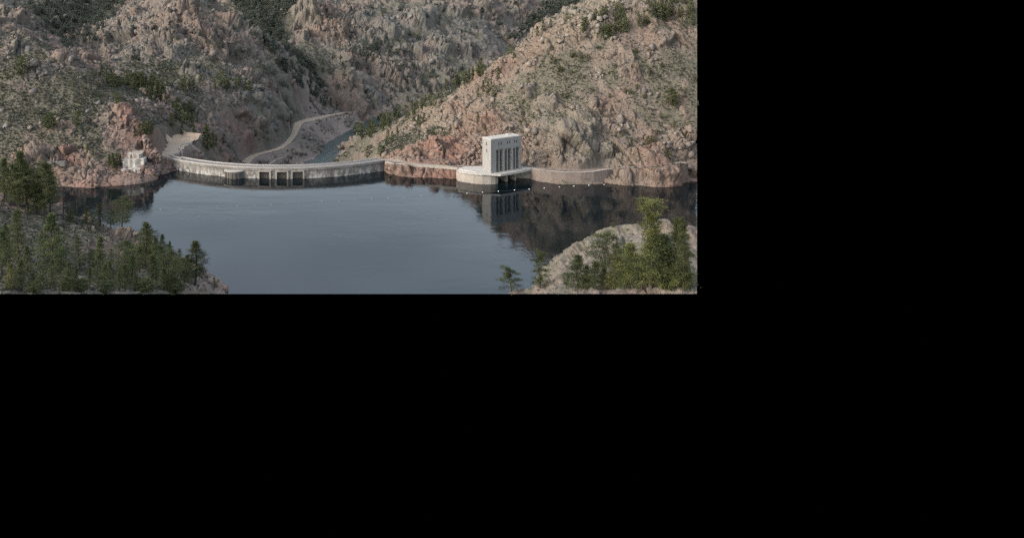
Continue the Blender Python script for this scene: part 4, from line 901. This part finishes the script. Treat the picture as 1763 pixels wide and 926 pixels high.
# trees of the slopes, small in the picture: one mesh each
SLOPE = []
for i, (h, r, b, pf, nb, nc, nbl, ln, wd) in enumerate(((9, 2.0, .06, 'cone', 26, 3, 7, .75, .17), (8, 2.5, .1, 'round', 24, 3, 8, .8, .18), (10, 2.3, .12, 'plume', 28, 3, 7, .8, .18), (7, 2.4, .04, 'round', 22, 3, 8, .8, .18), (9, 1.7, .05, 'cone', 24, 3, 7, .7, .17))):
    tv, tf, v, f, tn = pine(50 + i, h, r, b, pf, nb, nc, nbl, ln, wd, .02, False)
    V_ = np.r_[tv, v]; F_ = [tf, f + len(tv)]
    SLOPE.append((h, V_, F_, np.r_[np.zeros(len(tv)), tn]))
SM = {}
def slope_mesh(i, mt):
    if (i, mt) not in SM:
        h, V_, F_, tn = SLOPE[i]
        SM[i, mt] = mesh_only('pine_tree', V_, F_, [M['bark'], M[mt]], dict(tone=tn), np.r_[np.zeros(len(F_[0])), np.ones(len(F_[1]))].astype(np.int32))
    return SM[i, mt]
def in_poly(poly, n, R):
    xs = [p[0] for p in poly]; ys = [p[1] for p in poly]; out = []
    while len(out) < n:
        x, y = R.uniform(min(xs), max(xs)), R.uniform(min(ys), max(ys)); c = False
        for (x0, y0), (x1, y1) in zip(poly, poly[1:] + poly[:1]):
            if (y0 > y) != (y1 > y) and x < (x1 - x0) * (y - y0) / (y1 - y0) + x0: c = not c
        if c: out.append((x, y))
    return out
def along(line, n, R, lo, hi):
    P = [Vector(p) for p in line]; Ls = [(b - a).length for a, b in zip(P[:-1], P[1:])]; out = []
    for k in range(n):
        s_ = R.uniform(0, sum(Ls)); i = 0
        while s_ > Ls[i] and i < len(Ls) - 1: s_ -= Ls[i]; i += 1
        p = P[i] + (P[i + 1] - P[i]) * (s_ / Ls[i]); out.append((p.x, p.y + R.uniform(lo, hi)))
    return out
Rt = random.Random(11)
def slope_trees(pts, h0, h1, mt, label, group, kinds=(0, 1, 2, 3, 4), cat='pine tree', name='pine_tree'):
    pts = [p for p in pts if p[0] < 1197]
    a, d = hit([p[0] for p in pts], [p[1] for p in pts], GRID); x = a * d; y = d; z = ground(x, y)
    for k in range(len(pts)):
        if y[k] > 2050: continue
        i = Rt.choice(kinds); hp = Rt.uniform(h0, h1) if not (len(pts[k]) > 2) else pts[k][2]
        o = bpy.data.objects.new(name, slope_mesh(i, mt)); COL.objects.link(o)
        o.location = (x[k], y[k], z[k] - .2); s_ = hp * y[k] * 1.03 / FPX / SLOPE[i][0]; w_ = s_ * Rt.uniform(.95, 1.35)
        o.scale = (w_, w_, s_); o.rotation_euler.z = Rt.uniform(0, 6.28); tag(o, label, cat, group)
slope_trees(along([(614, 233), (640, 226), (690, 200), (720, 187), (760, 163), (800, 140), (832, 118)], 62, Rt, -2, 12), 13, 23, 'needle3', 'small green pine in the row along the left skyline of the right hill', 'pines along the left skyline of the right hill')
slope_trees(in_poly([(985, 75), (1000, 55), (1035, 28), (1082, 30), (1085, 60), (1040, 78)], 24, Rt), 15, 27, 'needle3', 'green pine in the loose grove high on the right hill', 'pines in the upper grove of the right hill')
slope_trees(in_poly([(1085, 50), (1090, 15), (1150, 5), (1196, 12), (1196, 48), (1130, 52)], 24, Rt), 15, 26, 'needle3', 'green pine in the grove in the top right corner of the hill', 'pines in the top right corner')
slope_trees([(703, 205, 14), (712, 214, 22), (720, 218, 20), (730, 212, 16), (668, 240, 17), (675, 245, 18), (684, 238, 20), (665, 252, 17), (672, 228, 13), (690, 252, 12), (752, 187, 16), (757, 190, 13), (823, 212, 13), (765, 238, 10), (745, 232, 11)], 10, 20, 'needle3', 'small dark green pine scattered on the lower left flank of the right hill', 'pines on the lower left flank of the right hill')
slope_trees([(823, 168, 15), (832, 160, 20), (840, 164, 22), (850, 166, 18), (836, 150, 16), (846, 150, 14), (858, 138, 22), (862, 130, 18), (885, 110, 16), (878, 96, 16), (905, 92, 14), (925, 64, 18), (935, 56, 20), (948, 50, 16), (975, 40, 16), (990, 28, 14)], 12, 20, 'needle3', 'small green pine on the rocky shoulder of the right hill', 'pines on the rocky shoulder of the right hill')
slope_trees([(634, 272, 19), (655, 270, 18), (660, 264, 12)], 12, 20, 'needle', 'round dark green tree just behind the right end of the dam', 'trees behind the right end of the dam', (1, 3))
slope_trees(along([(212, 152), (240, 148), (262, 150), (300, 150), (345, 152), (395, 150), (432, 152)], 34, Rt, -4, 8), 11, 22, 'needle3', 'small pine on the wooded ledge across the left valley', 'pines on the wooded ledge of the left valley')
slope_trees(along([(172, 130), (190, 142), (212, 150), (235, 152), (262, 160)], 14, Rt, -6, 8), 14, 26, 'needle', 'dark pine on the crest of the sage slope near the charred snags', 'pines on the crest of the sage slope')
slope_trees(along([(250, 165), (280, 172), (310, 190), (330, 205)], 12, Rt, -8, 10), 14, 24, 'needle', 'dark pine in the shaded gully left of the dam road', 'pines in the shaded gully')
slope_trees([(34, 130, 32), (85, 222, 26), (134, 218, 24), (200, 180, 20), (78, 220, 18), (92, 220, 16)], 14, 24, 'needle', 'rounded dark tree standing alone on the left sage slope', 'single trees on the left sage slope', (1, 3))
slope_trees([(232, 238, 18), (240, 236, 22), (247, 234, 26), (252, 235, 22), (256, 236, 26), (262, 230, 15)], 14, 24, 'needle', 'dark pine in the small clump on top of the red headland', 'pine clump on the red headland', (0, 2, 4))
slope_trees([(194, 290, 26), (200, 288, 22), (207, 286, 18), (188, 286, 18), (160, 270, 14), (85, 275, 12), (150, 262, 12)], 12, 22, 'needle', 'dark small pine on the red rock left of the whitewashed footing', 'pines by the whitewashed footing', (0, 1, 4))
slope_trees([(357, 262, 44), (366, 258, 28), (351, 256, 26), (317, 215, 28), (330, 222, 26), (310, 208, 22), (295, 222, 24), (313, 236, 20), (303, 205, 18), (340, 212, 18), (334, 235, 16), (385, 248, 16), (500, 222, 13), (372, 252, 18)], 14, 22, 'needle', 'dark pine on the slope just above the turning place left of the dam', 'pines above the turning place left of the dam', (0, 2, 4))
slope_trees([(262, 115, 18), (294, 122, 18), (284, 118, 10), (427, 100, 16), (345, 120, 11), (465, 150, 12), (478, 165, 12), (545, 160, 12), (560, 185, 20), (570, 188, 18), (580, 190, 14), (552, 180, 14), (396, 130, 10), (240, 100, 10)], 9, 14, 'needle4', 'small dark tree alone on the grey central mountain', 'single trees on the central mountain')
slope_trees([(963, 128, 14), (968, 128, 10), (955, 112, 12), (950, 108, 10), (1077, 164, 10), (1086, 164, 9), (1097, 156, 9), (1156, 185, 28), (1160, 183, 20), (1161, 222, 13), (1117, 249, 14), (1124, 249, 12), (1118, 132, 12), (1000, 105, 13), (985, 102, 14), (1013, 108, 13), (975, 142, 8), (1006, 137, 7), (1138, 208, 10), (910, 145, 9), (1072, 238, 9), (1118, 92, 9), (1096, 94, 9), (975, 173, 10), (985, 130, 7), (1196, 140, 11), (1180, 162, 10), (1148, 275, 16), (1152, 277, 12), (1000, 225, 8), (1010, 224, 7), (993, 224, 8), (1040, 135, 8), (1060, 120, 9), (1140, 120, 9), (1090, 200, 8), (1050, 170, 8), (1110, 172, 8), (1175, 245, 10), (1130, 235, 9), (940, 165, 8), (900, 180, 8), (870, 205, 7), (1020, 160, 8)],
            8, 12, 'shrub', 'dark olive juniper shrub on the scrubby face of the right hill', 'juniper shrubs on the right hill', (1, 3), 'shrub', 'juniper_shrub')
# far woods: a mass of firs in the ravines
far_pts = in_poly([(50, 8), (150, -4), (232, -4), (190, 36), (158, 78), (110, 84), (66, 40)], 330, Rt) + in_poly([(395, -4), (520, -4), (482, 42), (500, 80), (540, 120), (562, 150), (545, 172), (508, 145), (470, 95), (430, 48)], 520, Rt) \
    + in_poly([(868, 82), (925, 20), (960, -4), (1030, -4), (1000, 14), (930, 54)], 240, Rt) + in_poly([(560, 105), (600, 92), (640, 70), (700, 100), (640, 108), (590, 100)], 40, Rt) + in_poly([(540, 0), (900, 0), (880, 90), (700, 170), (560, 160)], 150, Rt) + in_poly([(180, 60), (420, 30), (520, 170), (300, 140)], 70, Rt) + in_poly([(0, 0), (60, 10), (100, 80), (0, 40)], 25, Rt) + in_poly([(650, 190), (700, 110), (760, 130), (700, 190)], 25, Rt)
a, d = hit([p[0] for p in far_pts], [p[1] for p in far_pts], GRID); fx, fy = a * d, d; fz = ground(fx, fy); VV = []; FQ = []; FTr = []; TN = []; o_ = 0
for k in range(len(fx)):
    if fy[k] < 820: continue
    i = Rt.randrange(5); h, V_, F_, tn = SLOPE[i]; s_ = Rt.uniform(7, 12) * fy[k] / FPX / h; c, s2 = math.cos(k), math.sin(k)
    R3 = np.array([[c, s2, 0], [-s2, c, 0], [0, 0, 1]]); VV.append(V_ @ R3 * [s_ * 1.5, s_ * 1.5, s_] + [fx[k], fy[k], fz[k] - .3]); FQ.append(F_[0] + o_); FTr.append(F_[1] + o_); TN.append(tn); o_ += len(V_)
o = mesh_np('far_fir_wood', np.concatenate(VV), [np.concatenate(FTr)], M['needle4'], dict(tone=np.concatenate(TN)))
tag(o, 'dark fir wood filling the ravines of the far grey mountains', 'woodland', kind='stuff')

# sagebrush and bunch grass: ground cover
R = np.random.default_rng(5)
nokn = 1 - .93 * ((DD < 420) & (AA > .05))
veg = (1 - np.clip(rock * 1.1, 0, 1)) * (H > 2.5) * (flat > .9) * ((DD < 1450)) * (PXM > -20) * (PXM < 1196) * (PYM < 500) * (.4 + .6 * (fbm(XX, YY, 7, 61, 2) > -.1)) + .10 * (H > 2.5) * (flat > .9) * (DD < 1450) * (PXM > -20) * (PXM < 1196) * (PYM < 500)
wgt = (veg * nokn * np.where(DD < 340, .55, 1.0)).ravel(); wgt = wgt / wgt.sum(); pick = R.choice(NR * NC, 62000, p=wgt); pts = np.stack([XD.ravel()[pick], YD.ravel()[pick], H.ravel()[pick]], 1)
pts[:, :2] += R.normal(size=(len(pts), 2)) * .3
size = R.uniform(.45, 1.0, len(pts)) * np.where(pts[:, 1] < 340, .75, np.where(pts[:, 1] < 720, 1.2, 1.7))
nb_ = 9; c = np.repeat(pts, nb_, 0); sz = np.repeat(size, nb_)[:, None]; N = len(c)
dv = R.normal(size=(N, 3)); dv[:, 2] = np.abs(dv[:, 2]) * .8 + .1; dv /= np.linalg.norm(dv, axis=1)[:, None]
sv = R.normal(size=(N, 3)); sv -= (sv * dv).sum(1)[:, None] * dv; sv /= np.linalg.norm(sv, axis=1)[:, None]
b0 = c + dv * sz * .25; v = np.stack([b0 - sv * sz * .32, b0 + sv * sz * .32, c + dv * sz * 1.0], 1).reshape(-1, 3)
o = mesh_np('sagebrush', v, np.arange(3 * N).reshape(-1, 3), M['sage'], dict(tone=np.repeat(R.uniform(0, 1, len(pts)), nb_ * 3)))
tag(o, 'grey green sagebrush scattered over the hillsides', 'sagebrush', kind='stuff')

# loose granite blocks and dark scrub
def scatter(name, n, w, s0, s1, mat, label, cat, seed, kind):
    R = np.random.default_rng(seed); w = w.ravel(); pick = R.choice(NR * NC, n, p=w / w.sum())
    P_ = np.stack([XD.ravel()[pick], YD.ravel()[pick], H.ravel()[pick]], 1); dist = P_[:, 1]
    size = s0 * (s1 / s0) ** (R.uniform(0, 1, n) ** 2.2) * np.clip(dist / 600, .4, 1.7)
    if kind == 'block':
        cube = np.array([(x, y, z) for z in (-1, 1) for y in (-1, 1) for x in (-1, 1)], float) * .5
        v = cube[None] * R.uniform(.55, 1.5, (n, 1, 3)) + R.uniform(-.2, .2, (n, 8, 3)); q = R.normal(size=(n, 4)); q /= np.linalg.norm(q, axis=1)[:, None]
        a_, b_, c_, d_ = q.T; Rm = np.stack([1 - 2 * (c_ * c_ + d_ * d_), 2 * (b_ * c_ - a_ * d_), 2 * (b_ * d_ + a_ * c_), 2 * (b_ * c_ + a_ * d_), 1 - 2 * (b_ * b_ + d_ * d_), 2 * (c_ * d_ - a_ * b_), 2 * (b_ * d_ - a_ * c_), 2 * (c_ * d_ + a_ * b_), 1 - 2 * (b_ * b_ + c_ * c_)], 1).reshape(n, 3, 3)
        v = np.einsum('nij,nkj->nki', Rm, v) * size[:, None, None] + P_[:, None] + np.array([0, 0, -.08]) * size[:, None, None]
        F_ = (np.arange(n)[:, None, None] * 8 + np.array([(0, 2, 3, 1), (4, 5, 7, 6), (0, 1, 5, 4), (2, 6, 7, 3), (0, 4, 6, 2), (1, 3, 7, 5)])[None]).reshape(-1, 4)
        at = dict(tone=np.repeat(R.uniform(0, 1, n), 8), warm=np.repeat(ATT['warm'][pick], 8), pink=np.repeat(ATT['pink'][pick], 8)); v = v.reshape(-1, 3)
    else:
        cs = P_ + np.array([0, 0, .35]) * size[:, None]; v, F_ = [], []
        nb = 34; c = np.repeat(cs, nb, 0); sz = np.repeat(size, nb)[:, None]; N = len(c); dv = R.normal(size=(N, 3)); dv[:, 2] = np.abs(dv[:, 2]) * .9; dv /= np.linalg.norm(dv, axis=1)[:, None]
        sv = R.normal(size=(N, 3)); sv -= (sv * dv).sum(1)[:, None] * dv; sv /= np.linalg.norm(sv, axis=1)[:, None]; o0 = c + dv * sz * R.uniform(.1, .7, (N, 1))
        v = np.stack([o0 - sv * sz * .14, o0 + sv * sz * .14, o0 + dv * sz * .42], 1).reshape(-1, 3); F_ = np.arange(3 * N).reshape(-1, 3); at = dict(tone=np.repeat(R.uniform(0, 1, n), nb * 3))
    tag(mesh_np(name, v, F_, mat, at), label, cat, kind='stuff')
view = (H > 1.0) * (PXM > -20) * (PXM < 1197) * (PYM < 500) * nokn * (flat > .6) * (YY < 1900) + (H < -20) * (H > -59.5) * (YY > 700) * (PXM > 0) * (PXM < 1197) * (flat > .3)
lump = np.clip(.5 + fbm(XX + HB, YY, 16, 151, 3), .05, 1.5) ** 2
scatter('boulders', 25000, view * (.04 + rock ** 2 + np.clip(MIX[3], 0, 1)) * lump * (1 - .9 * near), .5, 3.6, M['boulder'], 'loose granite blocks scattered over the slopes', 'boulders', 31, 'block')
scatter('scrub_bushes', 5600, view * (.25 + .75 * (1 - rock)) * (YY > 440) * np.clip(.3 + fbm(XX, YY + HB, 30, 161, 3), .15, 1.5), .9, 2.4, M['scrub'], 'dark green scrub dotted over the hillsides', 'scrub', 33, 'bush')
# ------------------------------------------------------------------ poles, snags, buoys
def pole_frame():
    d_ = 308.0
    def pt(px, py): return Vector(at_d(px, py, d_))
    g = [ground([at_d(px, 380, d_)[0]], [d_])[0] for px in (109, 133)]
    o = thing('utility_pole', (at_d(121, 380, d_)[0], d_, float(min(g))), 'dark wooden twin pole frame with a long crossarm on the near slope', 'power pole')
    tops = []
    for px, zg, ty in ((109, g[0], 321.5), (133, g[1], 323.5)):
        t_ = pt(px, ty); MB().tube((t_.x, d_, float(zg) - .5), t_, .30, .24, 8).build('pole', M['wood'], o); tops.append(t_)
    l_, r_ = tops[0] + Vector((-2.9, -.22, -.35)), tops[1] + Vector((2.6, -.22, .05))
    MB().tube(l_, r_, .2, .2, 4).build('crossarm', M['wood'], o)
    MB().tube(tops[1] + Vector((.1, -.2, -1.6)), tops[1] + Vector((2.9, -.2, -4.4)), .07, .07, 4).build('brace', M['wood'], o)
    MB().tube(tops[0] + Vector((.1, -.2, -.6)), tops[0] + Vector((2.4, -.22, -.2)), .06, .06, 4).build('brace', M['wood'], o)
    for q in (l_ * .96 + r_ * .04, (l_ + r_) / 2, l_ * .04 + r_ * .96):
        MB().tube(q + Vector((0, 0, -.1)), q + Vector((0, 0, -.85)), .09, .06, 6).build('insulator', M['steel'], o)
pole_frame()
def snag(px, base, top, label, seed):
    r = random.Random(seed); a, d = hit([px], [base], GRID); x, y = float(a[0] * d[0]), float(d[0]); z = float(ground([x], [y])[0])
    h = CAMZ + float(ray(px, top)[1]) * y - z; o = thing('dead_tree', (x, y, z), label, 'dead tree', 'charred snags on the sage slope')
    ln = r.uniform(-.04, .04) * h
    MB().tube((x, y, z - .5), (x + ln * .5, y, z + h * .55), (.5), .4, 6).tube((x + ln * .5, y, z + h * .55), (x + ln, y, z + h), .4, .16, 6).build('trunk', M['snag'], o)
    b = MB()
    for k in range(9):
        t = r.uniform(.35, .95); an = r.uniform(0, 6.28); L_ = r.uniform(.5, 1.5); p = Vector((x + ln * t, y, z + h * t)); b.tube(p, p + Vector((math.cos(an) * L_, math.sin(an) * L_, r.uniform(-.2, .5))), .14, .07, 4)
    b.build('branch_stubs', M['snag'], o)
for k, q in enumerate(((135, 144, 114, 'leftmost charred tree trunk on the crest of the left sage slope'), (152, 147, 127, 'shortest charred tree trunk, second from the left on the crest of the sage slope'), (169, 149, 117, 'charred tree trunk, third from the left, in front of the crest pines'), (175, 148, 124, 'thin charred tree trunk between two taller ones on the crest'), (181, 149, 109, 'tallest charred tree trunk, rightmost on the crest of the sage slope'))): snag(*q, 100 + k)
# float line across the reservoir
def buoy_mesh():
    m = MB(); k = 8; rings = []
    for z, r_ in ((-.45, .2), (-.3, .52), (0, .66), (.3, .6), (.55, .34), (.68, .12)): rings.append([(r_ * 1.25 * math.cos(2 * math.pi * i / k), r_ * math.sin(2 * math.pi * i / k), z) for i in range(k)])
    o = m.sweep(rings).build('buoy', M['white']); me = o.data; bpy.data.objects.remove(o); return me
bmesh_ = buoy_mesh(); R7 = random.Random(3); BP = []
for px, py in ((1040, 318), (1014, 319.2), (988, 320.6), (963, 322.3), (937, 324), (911, 325.8), (886, 327.4), (858, 329.4), (831, 331.2), (804, 333), (780, 334.5), (752, 336.6), (724, 338), (695, 340), (669, 341.3), (640, 343), (611, 345), (583, 346), (554, 347), (523, 349.5), (493, 350.6), (466, 352.5), (438, 354.3), (408, 355), (374, 355.5), (343, 357), (310, 359), (276, 361), (246, 362.5)):
    x, y, z = at_z(px, py, .05); BP.append(Vector((x, y, 0)))
    o = bpy.data.objects.new('buoy', bmesh_); COL.objects.link(o); o.location = (x, y, .1); o.rotation_euler.z = R7.uniform(0, 6); k = .5 if px > 790 else .22; o.scale = (k, k, k)
    tag(o, 'white float in the bright right half of the float line, over the dark reflection' if px > 790 else 'small white float in the faint left part of the float line across the open lake', 'buoy', 'white floats of the line across the reservoir')
c = MB()
for a, b in zip(BP[:-1], BP[1:]): c.tube(a + Vector((0, 0, .03)), b + Vector((0, 0, .03)), .028, .028, 4)
tag(c.build('float_rope', M['bay']), 'thin rope joining the white floats across the reservoir', 'rope')
